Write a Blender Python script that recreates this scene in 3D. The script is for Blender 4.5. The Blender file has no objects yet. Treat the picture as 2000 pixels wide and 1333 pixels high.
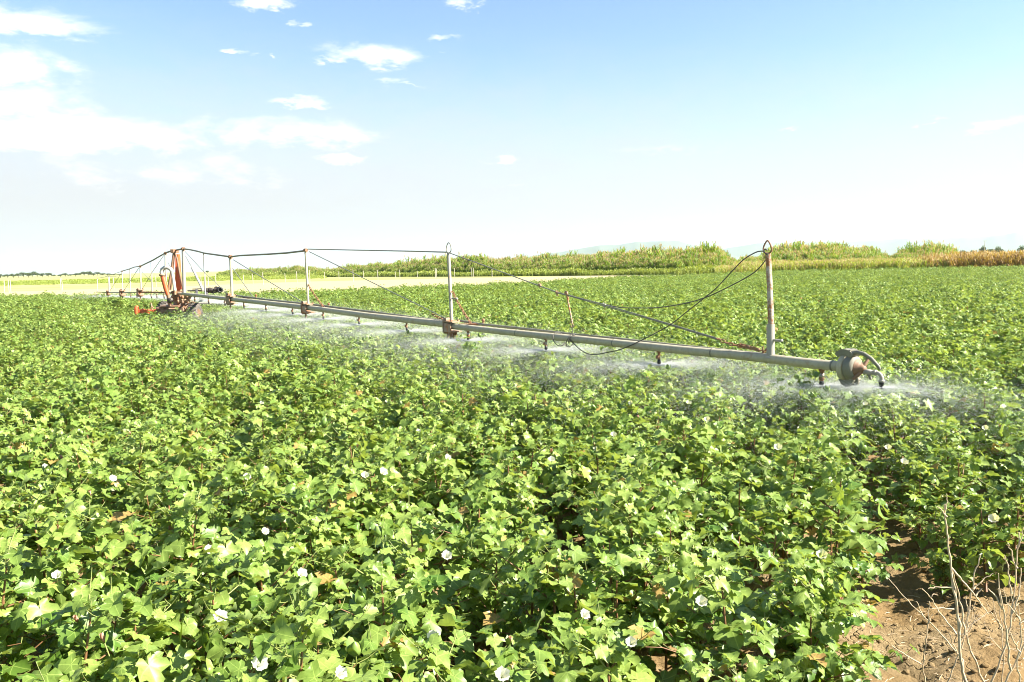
import bpy, math, random
import numpy as np
from mathutils import Vector, noise
PI = math.pi
R = math.radians
scene = bpy.context.scene
COL = scene.collection

# ------------------------------------------------------------------ camera
EYE = 1.65
F = 1600.0                      # focal length in photo pixels (photo 2000 wide)
PITCH = R(5.34)
ROLL = R(1.29)
CAM = Vector((0, 0, EYE))
FW = Vector((0, math.cos(PITCH), -math.sin(PITCH)))
_up0 = Vector((0, math.sin(PITCH), math.cos(PITCH)))
_rt0 = Vector((1, 0, 0))
RT = _rt0 * math.cos(ROLL) - _up0 * math.sin(ROLL)
UP = _up0 * math.cos(ROLL) + _rt0 * math.sin(ROLL)
cd = bpy.data.cameras.new('camera')
cam = bpy.data.objects.new('camera', cd)
COL.objects.link(cam)
from mathutils import Matrix
cam.matrix_world = Matrix(((RT.x, UP.x, -FW.x, CAM.x), (RT.y, UP.y, -FW.y, CAM.y), (RT.z, UP.z, -FW.z, CAM.z), (0, 0, 0, 1)))
cd.sensor_width = 36
cd.lens = 36 * F / 2000
cd.clip_start = 0.05
cd.clip_end = 30000
scene.camera = cam


def P(u, v, d):
    """the world point at depth d seen at photo position (u, v)"""
    return CAM + d * (FW + RT * ((u - 1000) / F) - UP * ((v - 666.5) / F))


def G(u, v, z=0.0):
    """where the sight line of (u, v) meets the height z"""
    q = FW + RT * ((u - 1000) / F) - UP * ((v - 666.5) / F)
    k = (z - EYE) / q.z
    return CAM + q * k


def proj(p):
    q = Vector(p) - CAM
    d = q.dot(FW)
    if d < 0.05:
        return None
    return (1000 + F * q.dot(RT) / d, 666.5 - F * q.dot(UP) / d, d)


# ------------------------------------------------------------------ light and sky
SUN_EL = R(39)
SUN_AZ = R(101)                  # clockwise from +Y (the view direction): right and a little behind the camera
sdir = Vector((math.sin(SUN_AZ) * math.cos(SUN_EL), math.cos(SUN_AZ) * math.cos(SUN_EL), math.sin(SUN_EL)))
ld = bpy.data.lights.new('sun', 'SUN')
ld.energy = 4.8
ld.angle = R(0.5)
ld.color = (1.0, 0.94, 0.84)
lo = bpy.data.objects.new('sun', ld)
lo.rotation_euler = sdir.to_track_quat('Z', 'Y').to_euler()
lo.location = (0, 0, 30)
COL.objects.link(lo)
EXPOSURE = 2.0
vs = scene.view_settings
vs.view_transform = 'Standard'
vs.look = 'None'
vs.exposure = EXPOSURE
vs.gamma = 1
vs.use_curve_mapping = False
cy = scene.cycles
cy.max_bounces = 8
cy.transparent_max_bounces = 12
cy.volume_bounces = 1
cy.use_denoising = True
cy.use_adaptive_sampling = False
cy.pixel_filter_type = 'BLACKMAN_HARRIS'
cy.filter_width = 1.0
cy.sample_clamp_indirect = 6.0
cy.caustics_reflective = False
cy.caustics_refractive = False


class NT:
    def __init__(s, tree):
        s.t = tree
        s.n = tree.nodes
        s.l = tree.links

    def new(s, typ, **kw):
        x = s.n.new(typ)
        for k, v in kw.items():
            setattr(x, k, v)
        return x

    def put(s, sock, v):
        if isinstance(v, bpy.types.NodeSocket):
            s.l.new(v, sock)
        elif v is not None:
            sock.default_value = v

    def m(s, op, a, b=None, c=None, clamp=False):
        x = s.new('ShaderNodeMath', operation=op, use_clamp=clamp)
        s.put(x.inputs[0], a)
        if b is not None:
            s.put(x.inputs[1], b)
        if c is not None:
            s.put(x.inputs[2], c)
        return x.outputs[0]

    def noise(s, vec, scale, detail=4, rough=.55, dist=0.0):
        x = s.new('ShaderNodeTexNoise')
        if vec is not None:
            s.l.new(vec, x.inputs['Vector'])
        x.inputs['Scale'].default_value = scale
        x.inputs['Detail'].default_value = detail
        x.inputs['Roughness'].default_value = rough
        x.inputs['Distortion'].default_value = dist
        return x.outputs['Fac']

    def ramp(s, fac, stops):
        x = s.new('ShaderNodeValToRGB')
        el = x.color_ramp.elements
        while len(el) < len(stops):
            el.new(0.5)
        for e, (p, c) in zip(el, stops):
            e.position = p
            e.color = c if len(c) == 4 else (*c, 1)
        s.l.new(fac, x.inputs[0])
        return x.outputs[0]

    def mix(s, fac, a, b, blend='MIX'):
        x = s.new('ShaderNodeMix', data_type='RGBA', blend_type=blend)
        s.put(x.inputs[0], fac)
        s.put(x.inputs[6], (*a, 1) if isinstance(a, tuple) and len(a) == 3 else a)
        s.put(x.inputs[7], (*b, 1) if isinstance(b, tuple) and len(b) == 3 else b)
        return x.outputs[2]

    def smooth(s, v, lo_, hi_):
        x = s.new('ShaderNodeMapRange', interpolation_type='SMOOTHSTEP')
        s.put(x.inputs[0], v)
        x.inputs[1].default_value = lo_
        x.inputs[2].default_value = hi_
        return x.outputs[0]


w = bpy.data.worlds.new('World')
scene.world = w
w.use_nodes = True
T = NT(w.node_tree)
T.n.clear()
sky = T.new('ShaderNodeTexSky', sky_type='NISHITA', sun_disc=False)
sky.sun_elevation = SUN_EL
sky.sun_rotation = SUN_AZ
sky.air_density = 1.0
sky.dust_density = .2
sky.ozone_density = 1.4
SKY = 0.0575
tc = T.new('ShaderNodeTexCoord')
sx = T.new('ShaderNodeSeparateXYZ')
T.l.new(tc.outputs['Generated'], sx.inputs[0])
azn = T.m('ARCTAN2', sx.outputs[0], sx.outputs[1])
eln = T.m('ARCSINE', sx.outputs[2])
cmb = T.new('ShaderNodeCombineXYZ')
T.l.new(azn, cmb.inputs[0])
T.l.new(T.m('MULTIPLY', eln, 2.6), cmb.inputs[1])
n1 = T.noise(cmb.outputs[0], 9.0, 7, .58, .4)
n2 = T.noise(cmb.outputs[0], 30.0, 5, .6, .2)
nn = T.m('ADD', T.m('MULTIPLY', n1, .7), T.m('MULTIPLY', n2, .3))
n3 = T.noise(cmb.outputs[0], 17.0, 6, .62, .3)
azw = T.m('ADD', azn, T.m('MULTIPLY', T.m('SUBTRACT', n3, .5), .09))
elw = T.m('ADD', eln, T.m('MULTIPLY', T.m('SUBTRACT', n2, .5), .030))
# clouds as patches of sky: centre and half size in azimuth/elevation
clouds = [(40, 45, 150, 26, 1.0), (15, 130, 110, 48, .8), (40, 205, 140, 40, .8), (180, 262, 290, 36, .82), (520, 258, 180, 28, .72),
          (350, 330, 260, 40, .45), (718, 108, 88, 19, .9), (650, 118, 50, 6, .75), (586, 198, 52, 8, .75), (762, 160, 24, 8, .7), (790, 166, 40, 3, .6),
          (461, 105, 24, 6, .8), (519, 105, 10, 4, .7), (515, 4, 40, 12, .85), (912, 8, 26, 9, .6), (595, 47, 12, 7, .5),
          (866, 76, 24, 6, .5), (968, 311, 22, 6, .7), (1540, 250, 40, 6, .55), (1815, 234, 26, 5, .6), (1960, 240, 70, 11, .6), (660, 310, 60, 8, .6),
          (1000, 360, 40, 5, .35), (860, 102, 14, 5, .4), (1370, 98, 30, 5, .2), (1300, 290, 200, 8, .2)]
tot = None
for (cu, cv, ru, rv, k) in clouds:
    q = (P(cu, cv, 1) - CAM).normalized()
    a0, e0 = math.atan2(q.x, q.y), math.asin(q.z)
    q2 = (P(cu + ru, cv, 1) - CAM).normalized()
    q3 = (P(cu, cv - rv, 1) - CAM).normalized()
    ra, re = abs(math.atan2(q2.x, q2.y) - a0), abs(math.asin(q3.z) - e0)
    dx = T.m('DIVIDE', T.m('SUBTRACT', azw, a0), ra)
    dy = T.m('DIVIDE', T.m('SUBTRACT', elw, e0), re)
    d2 = T.m('ADD', T.m('MULTIPLY', dx, dx), T.m('MULTIPLY', dy, dy))
    g = T.m('MULTIPLY', T.m('EXPONENT', T.m('MULTIPLY', d2, -0.8)), k)
    tot = g if tot is None else T.m('MAXIMUM', tot, g)
cl = T.m('ADD', tot, T.m('MULTIPLY', T.m('SUBTRACT', nn, 0.5), 3.2))
near_cloud = T.smooth(tot, 0.05, 0.35)
mask = T.m('MULTIPLY', T.smooth(cl, 0.15, 1.1), near_cloud)
vx = T.m('ADD', eln, T.m('ADD', T.m('MULTIPLY', azn, .04), T.m('MULTIPLY', T.m('SUBTRACT', nn, .5), -.10)))
veil = T.m('MULTIPLY', T.m('SUBTRACT', 1, T.smooth(vx, .05, .28)), .97)
skc = T.mix(1.0, sky.outputs[0], (SKY * .92, SKY * .975, SKY * 1.07), 'MULTIPLY')
WH = 1.08 / 2 ** EXPOSURE
WC = 1.45 / 2 ** EXPOSURE
c1 = T.mix(veil, skc, (WH * .75, WH * .76, WH * .77))
c2 = T.mix(mask, c1, (WC, WC, WC))
bg = T.new('ShaderNodeBackground')
T.l.new(c2, bg.inputs[0])
bg.inputs[1].default_value = 1.0
wo = T.new('ShaderNodeOutputWorld')
T.l.new(bg.outputs[0], wo.inputs[0])


# ------------------------------------------------------------------ materials
def mat(name):
    m_ = bpy.data.materials.new(name)
    m_.use_nodes = True
    m_.node_tree.nodes.clear()
    t = NT(m_.node_tree)
    out = t.new('ShaderNodeOutputMaterial')
    return m_, t, out


def principled(t, out, color, rough=.6, metal=0.0, spec=.5, normal=None):
    b = t.new('ShaderNodeBsdfPrincipled')
    t.put(b.inputs['Base Color'], (*color, 1) if isinstance(color, tuple) and len(color) == 3 else color)
    t.put(b.inputs['Roughness'], rough)
    t.put(b.inputs['Metallic'], metal)
    t.put(b.inputs['Specular IOR Level'], spec)
    if normal is not None:
        t.l.new(normal, b.inputs['Normal'])
    if out is not None:
        t.l.new(b.outputs[0], out.inputs[0])
    return b


def bump(t, h, strength=.5, dist=.01):
    b = t.new('ShaderNodeBump')
    b.inputs['Strength'].default_value = strength
    b.inputs['Distance'].default_value = dist
    t.l.new(h, b.inputs['Height'])
    return b.outputs[0]


def worn_metal(name, base, base2, rust_lo, rust_hi, rust=(.28, .10, .035), rough=.5, metal=.0, sc=6.0):
    """painted or galvanised steel with rust coming through in patches"""
    m_, t, out = mat(name)
    o = t.new('ShaderNodeTexCoord').outputs['Object']
    a = t.noise(o, sc, 6, .65)
    b = t.noise(o, sc * 6, 5, .7)
    s = t.m('ADD', t.m('MULTIPLY', a, .65), t.m('MULTIPLY', b, .35))
    c = t.mix(t.noise(o, sc * 2.2, 4), base, base2)
    fine = t.noise(o, sc * 25, 3)
    rc = t.mix(fine, rust, tuple(min(1, k * 2.2) for k in rust))
    f = t.smooth(s, rust_lo, rust_hi)
    col = t.mix(f, c, rc)
    rg = t.m('ADD', t.m('MULTIPLY', f, .35), rough)
    principled(t, out, col, rg, metal, .4, bump(t, b, .25, .003))
    return m_


M = {}
M['galv'] = worn_metal('galvanised', (.29, .265, .17), (.50, .455, .32), .53, .70, (.22, .14, .075), .62, 0, 11)
M['galv_dark'] = worn_metal('weathered_grey', (.135, .128, .09), (.24, .225, .165), .60, .74, (.16, .10, .05), .6, 0, 9)
M['post_white'] = worn_metal('whitewashed_steel', (.38, .355, .29), (.27, .25, .20), .56, .68, (.30, .13, .05), .5, 0, 7)
M['post_rusty'] = worn_metal('peeling_rusty_paint', (.48, .43, .35), (.34, .29, .23), .455, .57, (.17, .075, .032), .55, 0, 9)
M['rust'] = worn_metal('rusty_steel', (.20, .095, .042), (.31, .19, .11), .45, .65, (.16, .06, .025), .7, 0, 12)
M['pale_rust'] = worn_metal('pale_rusty_bracket', (.38, .30, .21), (.27, .17, .10), .47, .62, (.25, .09, .03), .65, 0, 14)
M['orange'] = worn_metal('orange_paint', (.50, .075, .02), (.58, .13, .04), .57, .70, (.30, .10, .04), .5, 0, 7)
M['orange_bright'] = worn_metal('bright_orange_paint', (.64, .13, .035), (.58, .10, .03), .62, .76, (.35, .12, .04), .5, 0, 7)
M['brown'] = worn_metal('brown_steel', (.17, .095, .05), (.26, .16, .095), .5, .66, (.14, .06, .03), .65, 0, 9)
M['white_pipe'] = worn_metal('white_pipe_paint', (.52, .49, .42), (.42, .39, .33), .63, .76, (.35, .17, .08), .5, 0, 8)


def simple(name, c, rough=.6, metal=0, sc=40, var=.25, spec=.4):
    m_, t, out = mat(name)
    o = t.new('ShaderNodeTexCoord').outputs['Object']
    n = t.noise(o, sc, 4)
    col = t.mix(n, tuple(k * (1 - var) for k in c), tuple(min(1, k * (1 + var)) for k in c))
    principled(t, out, col, rough, metal, spec, bump(t, n, .2, .002))
    return m_


M['black'] = simple('black_plastic', (.018, .018, .018), .45)
M['tyre'] = simple('muddy_tyre', (.10, .085, .07), .9, 0, 14, .6)
M['cable'] = simple('steel_cable', (.25, .24, .20), .5, .5, 80, .3)
M['cable_dark'] = simple('dark_wire', (.09, .085, .07), .6, .2, 80, .3)
M['dark_metal'] = simple('dark_greasy_metal', (.09, .075, .06), .5, .3, 30, .5)
M['concrete'] = simple('pale_concrete', (.42, .39, .31), .85, 0, 12, .15)
M['petal'] = None


def leaf_material(name, c_dark, c_light, c_back, rough=.45, trans=.38, veins=True, inst=True):
    m_, t, out = mat(name)
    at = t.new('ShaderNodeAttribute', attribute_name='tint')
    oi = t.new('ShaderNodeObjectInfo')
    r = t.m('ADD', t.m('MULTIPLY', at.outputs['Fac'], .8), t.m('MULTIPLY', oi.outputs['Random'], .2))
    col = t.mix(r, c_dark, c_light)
    if veins:
        col = t.mix(t.smooth(at.outputs['Fac'], .97, .99), col, (.42, .27, .09))
    if veins:
        uv = t.new('ShaderNodeUVMap', uv_map='leafuv')
        s = t.new('ShaderNodeSeparateXYZ')
        t.l.new(uv.outputs[0], s.inputs[0])
        x = t.m('ABSOLUTE', t.m('SUBTRACT', s.outputs[0], .5))
        y = t.m('SUBTRACT', s.outputs[1], .5)
        best = None
        for a in (0, 62, 125):
            ca, sa = math.cos(R(a)), math.sin(R(a))
            d = t.m('ABSOLUTE', t.m('SUBTRACT', t.m('MULTIPLY', x, ca), t.m('MULTIPLY', y, sa)))
            al = t.m('ADD', t.m('MULTIPLY', x, sa), t.m('MULTIPLY', y, ca))
            d = t.m('ADD', d, t.m('MULTIPLY', t.m('LESS_THAN', al, 0), 1))
            best = d if best is None else t.m('MINIMUM', best, d)
        f = t.m('SUBTRACT', 1, t.smooth(best, .002, .013))
        col = t.mix(t.m('MULTIPLY', f, .28), col, tuple(min(1, k * 1.9 + .02) for k in c_light))
        n = t.noise(uv.outputs[0], 14, 3)
        col = t.mix(t.m('MULTIPLY', t.smooth(n, .45, .75), .35), col, tuple(k * .72 for k in c_dark))
    geo = t.new('ShaderNodeNewGeometry')
    col = t.mix(geo.outputs['Backfacing'], col, t.mix(.55, col, c_back))
    b = principled(t, None, col, rough, 0, .42)
    tr = t.new('ShaderNodeBsdfTranslucent')
    t.l.new(t.mix(1.0, col, (1.35, 1.25, .45), 'MULTIPLY'), tr.inputs[0])
    mx = t.new('ShaderNodeMixShader')
    mx.inputs[0].default_value = trans
    t.l.new(b.outputs[0], mx.inputs[1])
    t.l.new(tr.outputs[0], mx.inputs[2])
    t.l.new(mx.outputs[0], out.inputs[0])
    return m_


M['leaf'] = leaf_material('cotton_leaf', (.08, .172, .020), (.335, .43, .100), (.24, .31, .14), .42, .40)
M['boll'] = leaf_material('green_boll', (.10, .18, .03), (.20, .28, .06), (.2, .3, .1), .4, .1, False)
M['reed'] = leaf_material('reed_blade', (.12, .26, .02), (.38, .49, .07), (.2, .25, .08), .6, .3, False)
M['golden'] = leaf_material('golden_grass', (.15, .28, .04), (.46, .50, .12), (.35, .3, .1), .7, .3, False)
M['russet'] = leaf_material('russet_grass', (.26, .23, .06), (.50, .33, .12), (.35, .2, .1), .7, .25, False)
M['lowgrass'] = leaf_material('low_green_grass', (.16, .24, .03), (.38, .42, .08), (.3, .35, .1), .7, .3, False)
M['plume'] = leaf_material('reed_plume', (.36, .28, .16), (.55, .45, .28), (.4, .3, .2), .8, .4, False)
M['petal'] = leaf_material('white_petal', (.58, .56, .40), (.70, .68, .55), (.8, .8, .7), .5, .35, False)
M['pink'] = leaf_material('withered_petal', (.45, .20, .15), (.62, .36, .26), (.5, .25, .2), .7, .2, False)
M['stem'] = simple('reddish_stem', (.20, .10, .045), .5, 0, 30, .5)
M['petiole'] = simple('green_petiole', (.20, .23, .06), .5, 0, 30, .3)
M['straw'] = simple('dry_straw', (.55, .42, .26), .7, 0, 60, .35)
M['bark'] = simple('grey_bark', (.14, .11, .08), .9, 0, 10, .4)
M['crown'] = leaf_material('tree_leaves', (.045, .075, .02), (.10, .14, .045), (.1, .13, .06), .6, .25, False)
# dark soil
_m, t, out = mat('clay_soil')
o = t.new('ShaderNodeTexCoord').outputs['Object']
a = t.noise(o, 2.3, 5)
b = t.noise(o, 24, 8, .7)
vor = t.new('ShaderNodeTexVoronoi', feature='DISTANCE_TO_EDGE')
vor.inputs['Scale'].default_value = 7
wrp = t.new('ShaderNodeTexNoise')
wrp.inputs['Scale'].default_value = 9
t.l.new(o, wrp.inputs['Vector'])
va = t.new('ShaderNodeVectorMath', operation='MULTIPLY_ADD')
t.l.new(wrp.outputs['Color'], va.inputs[0])
va.inputs[1].default_value = (.22, .22, .22)
t.l.new(o, va.inputs[2])
t.l.new(va.outputs[0], vor.inputs['Vector'])
crack = t.m('SUBTRACT', 1, t.smooth(vor.outputs['Distance'], .0, .035))
crack = t.m('MULTIPLY', crack, t.smooth(a, .42, .6))
col = t.mix(b, (.13, .078, .032), (.30, .205, .09))
col = t.mix(t.smooth(a, .4, .62), col, t.mix(b, (.18, .125, .058), (.33, .245, .13)))
h = t.m('SUBTRACT', b, t.m('MULTIPLY', crack, .7))
principled(t, out, col, .95, 0, .15, bump(t, h, .9, .03))
M['soil'] = _m
# dry stubble ground
_m, t, out = mat('dry_stubble')
o = t.new('ShaderNodeTexCoord').outputs['Object']
a = t.noise(o, .06, 5, .6, 1.5)
b = t.noise(o, 2.2, 6, .7)
vm = t.new('ShaderNodeMapping')
vm.inputs['Scale'].default_value = (.02, .25, 1)
t.l.new(o, vm.inputs[0])
c = t.noise(vm.outputs[0], 1.0, 5, .6)
col = t.mix(b, (.27, .25, .10), (.40, .37, .17))
col = t.mix(t.smooth(c, .42, .60), col, (.30, .35, .08))
col = t.mix(t.smooth(a, .50, .66), col, (.40, .38, .13))
principled(t, out, col, .95, 0, .1, bump(t, b, .5, .05))
M['stubble'] = _m
M['track'] = simple('tan_track', (.37, .32, .17), .95, 0, .9, .16, .1)
M['hill'] = simple('hill_scrub', (.12, .15, .10), .95, 0, .002, .3, .1)
# water drops
_m, t, out = mat('water_drops')
b = principled(t, None, (.85, .85, .82), .25, 0, .5)
tr = t.new('ShaderNodeBsdfTranslucent')
tr.inputs[0].default_value = (.80, .82, .84, 1)
mx = t.new('ShaderNodeMixShader')
mx.inputs[0].default_value = .5
t.l.new(b.outputs[0], mx.inputs[1])
t.l.new(tr.outputs[0], mx.inputs[2])
t.l.new(mx.outputs[0], out.inputs[0])
M['water'] = _m


# ------------------------------------------------------------------ mesh helpers
class MB:
    def __init__(s):
        s.v, s.f, s.mi, s.sm = [], [], [], []

    def add(s, vs_, fs, mi=0, smooth=True):
        o = len(s.v)
        s.v += [tuple(x) for x in vs_]
        for f in fs:
            s.f.append(tuple(o + i for i in f))
            s.mi.append(mi)
            s.sm.append(smooth)

    def tube(s, pts, r, n=10, mi=0, caps=True, closed=False):
        pts = [Vector(p) for p in pts]
        k = len(pts)
        rs = r if isinstance(r, (list, tuple)) else [r] * k
        vs_, fs = [], []
        ref = None
        for i, p in enumerate(pts):
            a = pts[(i - 1) % k] if (i > 0 or closed) else p
            b_ = pts[(i + 1) % k] if (i < k - 1 or closed) else p
            t_ = (b_ - a)
            t_ = t_.normalized() if t_.length > 1e-9 else Vector((0, 0, 1))
            if ref is None:
                ref = Vector((0, 0, 1)) if abs(t_.z) < .9 else Vector((1, 0, 0))
            x = ref - t_ * ref.dot(t_)
            x = x.normalized() if x.length > 1e-6 else t_.orthogonal().normalized()
            ref = x
            y = t_.cross(x)
            for j in range(n):
                an = 2 * PI * j / n
                vs_.append(p + (x * math.cos(an) + y * math.sin(an)) * rs[i])
        for i in range(k if closed else k - 1):
            i2 = (i + 1) % k
            for j in range(n):
                j2 = (j + 1) % n
                fs.append((i * n + j, i * n + j2, i2 * n + j2, i2 * n + j))
        s.add(vs_, fs, mi)
        if caps and not closed:
            s.add(vs_[:n], [tuple(range(n - 1, -1, -1))], mi, False)
            s.add(vs_[-n:], [tuple(range(n))], mi, False)

    def lathe(s, o, ax, prof, n=24, mi=0, sx_=1.0):
        """profile (distance along the axis, radius)"""
        o, ax = Vector(o), Vector(ax).normalized()
        x = ax.orthogonal().normalized()
        y = ax.cross(x)
        vs_, fs = [], []
        for (t_, r) in prof:
            for j in range(n):
                an = 2 * PI * j / n
                vs_.append(o + ax * t_ + (x * math.cos(an) + y * math.sin(an)) * max(r, 1e-4))
        for i in range(len(prof) - 1):
            for j in range(n):
                j2 = (j + 1) % n
                fs.append((i * n + j, i * n + j2, (i + 1) * n + j2, (i + 1) * n + j))
        s.add(vs_, fs, mi, True)

    def box(s, c, ax, ay, az, dx, dy, dz, mi=0, taper=1.0, bev=.12):
        """a box with chamfered edges along its z axis"""
        c, ax, ay, az = Vector(c), Vector(ax), Vector(ay), Vector(az)
        b_ = min(dx, dy) * bev
        hx, hy, hz = dx / 2, dy / 2, dz / 2
        ring = [(-hx + b_, -hy), (hx - b_, -hy), (hx, -hy + b_), (hx, hy - b_), (hx - b_, hy), (-hx + b_, hy), (-hx, hy - b_), (-hx, -hy + b_)]
        vs_ = []
        bz = min(b_, hz * .5)
        for z, k in ((-hz, .0), (-hz + bz, 1), (hz - bz, 1), (hz, 0)):
            tp = 1 + (taper - 1) * ((z + hz) / (2 * hz))
            for (x, y) in ring:
                q = 1 if k else (1 - b_ / max(hx, hy))
                vs_.append(c + ax * x * tp * q + ay * y * tp * q + az * z)
        fs = [tuple(range(7, -1, -1)), tuple(range(24, 32))]
        for i in range(3):
            for j in range(8):
                j2 = (j + 1) % 8
                fs.append((i * 8 + j, i * 8 + j2, (i + 1) * 8 + j2, (i + 1) * 8 + j))
        s.add(vs_, fs, mi, False)

    def plate(s, pts, nrm, th, mi=0):
        """a flat outline given a real thickness"""
        nrm = Vector(nrm).normalized()
        n = len(pts)
        a = [Vector(p) - nrm * th / 2 for p in pts]
        b_ = [Vector(p) + nrm * th / 2 for p in pts]
        fs = [tuple(range(n - 1, -1, -1)), tuple(range(n, 2 * n))] + [(i, (i + 1) % n, n + (i + 1) % n, n + i) for i in range(n)]
        s.add(a + b_, fs, mi, False)

    def ball(s, c, r, sc=(1, 1, 1), n=10, mi=0):
        c = Vector(c)
        vs_, fs = [], []
        k = n // 2 + 1
        for i in range(k):
            th = PI * i / (k - 1)
            for j in range(n):
                an = 2 * PI * j / n
                vs_.append(c + Vector((math.sin(th) * math.cos(an) * r * sc[0], math.sin(th) * math.sin(an) * r * sc[1], math.cos(th) * r * sc[2])))
        for i in range(k - 1):
            for j in range(n):
                j2 = (j + 1) % n
                fs.append((i * n + j, (i + 1) * n + j, (i + 1) * n + j2, i * n + j2))
        s.add(vs_, fs, mi)

    def mesh(s, name, mats, origin=None):
        me = bpy.data.meshes.new(name)
        vv = s.v
        if origin is not None:
            vv = [(x - origin[0], y - origin[1], z - origin[2]) for (x, y, z) in s.v]
        me.from_pydata(vv, [], s.f)
        for m_ in (mats if isinstance(mats, (list, tuple)) else [mats]):
            me.materials.append(m_)
        me.polygons.foreach_set('material_index', s.mi)
        me.polygons.foreach_set('use_smooth', s.sm)
        me.update()
        return me

    def build(s, name, mats, parent=None, origin=None):
        o_ = bpy.data.objects.new(name, s.mesh(name, mats, origin))
        COL.objects.link(o_)
        if parent is not None:
            o_.parent = parent
        elif origin is not None:
            o_.location = origin
        return o_


def tag(o_, label=None, cat=None, group=None, kind=None):
    if label:
        o_['label'] = label
    if cat:
        o_['category'] = cat
    if group:
        o_['group'] = group
    if kind:
        o_['kind'] = kind
    return o_


def empty(name, loc=(0, 0, 0), rz=0):
    o_ = bpy.data.objects.new(name, None)
    o_.location = loc
    o_.rotation_euler = (0, 0, rz)
    o_.empty_display_size = .1
    COL.objects.link(o_)
    return o_


def copy_tree(o_, parent=None):
    c_ = o_.copy()
    COL.objects.link(c_)
    if parent is not None:
        c_.parent = parent
    for ch in list(KIDS.get(o_.name, [])) if o_.name in KIDS else list(o_.children):
        copy_tree(ch, c_)
    return c_


KIDS = {}
ORD = ['first', 'second', 'third', 'fourth', 'fifth', 'sixth', 'seventh', 'eighth', 'ninth', 'tenth', 'eleventh', 'twelfth', 'thirteenth', 'fourteenth', 'fifteenth',
       'sixteenth', 'seventeenth', 'eighteenth', 'nineteenth', 'twentieth', 'twenty-first', 'twenty-second', 'twenty-third', 'twenty-fourth', 'twenty-fifth', 'twenty-sixth',
       'twenty-seventh', 'twenty-eighth', 'twenty-ninth', 'thirtieth', 'thirty-first', 'thirty-second', 'thirty-third', 'thirty-fourth', 'thirty-fifth', 'thirty-sixth',
       'thirty-seventh', 'thirty-eighth', 'thirty-ninth', 'fortieth']

# ------------------------------------------------------------------ ground
b = MB()
RAD = 9000
ring = [(RAD * math.cos(2 * PI * i / 64), RAD * math.sin(2 * PI * i / 64), -.03) for i in range(64)]
b.add([(0, 0, -.03)] + ring, [(0, i + 1, (i + 1) % 64 + 1) for i in range(64)], 0)
tag(b.build('ground', M['stubble']), 'pale dry stubble ground running to the horizon', 'ground', kind='structure')

CAN = .66      # height of the top of the crop
edge_px = [(-700, 592), (0, 577), (300, 573), (520, 569), (720, 562), (900, 556), (1060, 549), (1200, 541), (1330, 537), (1500, 530.5), (1700, 526), (2000, 520), (2700, 504.5)]
EDGE = [G(u, v, CAN) for u, v in edge_px]
EDGE_AZ = [math.atan2(p.x, p.y) for p in EDGE]
EDGE_R = [math.hypot(p.x, p.y) for p in EDGE]


def edge_r(az):
    return float(np.interp(az, EDGE_AZ, EDGE_R))


ROW = R(19.8)
rdir = Vector((math.sin(ROW), math.cos(ROW), 0))
rnor = Vector((math.cos(ROW), -math.sin(ROW), 0))
RS = .66


def soil_h(x, y):
    d = (x * rnor.x + y * rnor.y) / RS
    ridge = .5 + .5 * math.cos(2 * PI * d)
    z = .035 * ridge
    z += .035 * noise.noise((x * 3, y * 3, 0)) + .022 * noise.noise((x * 9, y * 9, 3)) + .012 * noise.noise((x * 26, y * 26, 7)) + .006 * noise.noise((x * 60, y * 60, 9))
    return z


b = MB()
x0, x1, y0, y1, st = -1.2, 4.2, 1.2, 6.4, .02
nx, ny = int((x1 - x0) / st), int((y1 - y0) / st)
vv = []
for j in range(ny + 1):
    for i in range(nx + 1):
        x, y = x0 + i * st, y0 + j * st
        e = min(1, min(x - x0, x1 - x, y - y0, y1 - y) / .3)
        vv.append((x, y, soil_h(x, y) * e + .012 * e))
b.add(vv, [(j * (nx + 1) + i, j * (nx + 1) + i + 1, (j + 1) * (nx + 1) + i + 1, (j + 1) * (nx + 1) + i) for j in range(ny) for i in range(nx)], 0)
tag(b.build('soil', M['soil']), 'cracked brown clay soil at the edge of the cotton', 'soil', kind='structure')
b = MB()
poly = [(-60, -6, 0), (60, -6, 0)] + [(p.x, p.y, 0) for p in reversed(EDGE)]
b.add([(0, 5, -.004)] + [(x, y, -.004) for x, y, z in poly], [(0, i + 1, (i + 1) % len(poly) + 1) for i in range(len(poly))], 0)
tag(b.build('field', M['soil']), 'bare clay ground under the cotton crop', 'field', kind='structure')


def strip(name, far_px, near_px, material, label, z=-.022):
    b = MB()
    a_ = [G(u, v, 0) for u, v in far_px]
    c_ = [G(u, v, 0) for u, v in near_px]
    pts = [(p.x, p.y, z) for p in a_] + [(p.x, p.y, z) for p in reversed(c_)]
    n = len(a_)
    for i in range(n - 1):
        b.add([(a_[i].x, a_[i].y, z), (a_[i + 1].x, a_[i + 1].y, z), (c_[i + 1].x, c_[i + 1].y, z), (c_[i].x, c_[i].y, z)], [(3, 2, 1, 0)], 0)
    return tag(b.build(name, material), label, 'field' if 'field' in name else 'path', kind='structure')


strip('dirt_track', [(-900, 571.5), (0, 570), (300, 561), (600, 550), (900, 543.5), (1100, 540), (1400, 533)], [(-900, 600), (0, 585), (300, 583), (600, 578), (900, 570), (1100, 560), (1400, 550)],
      M['track'], 'pale tan dirt track between the cotton and the posts')

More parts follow.
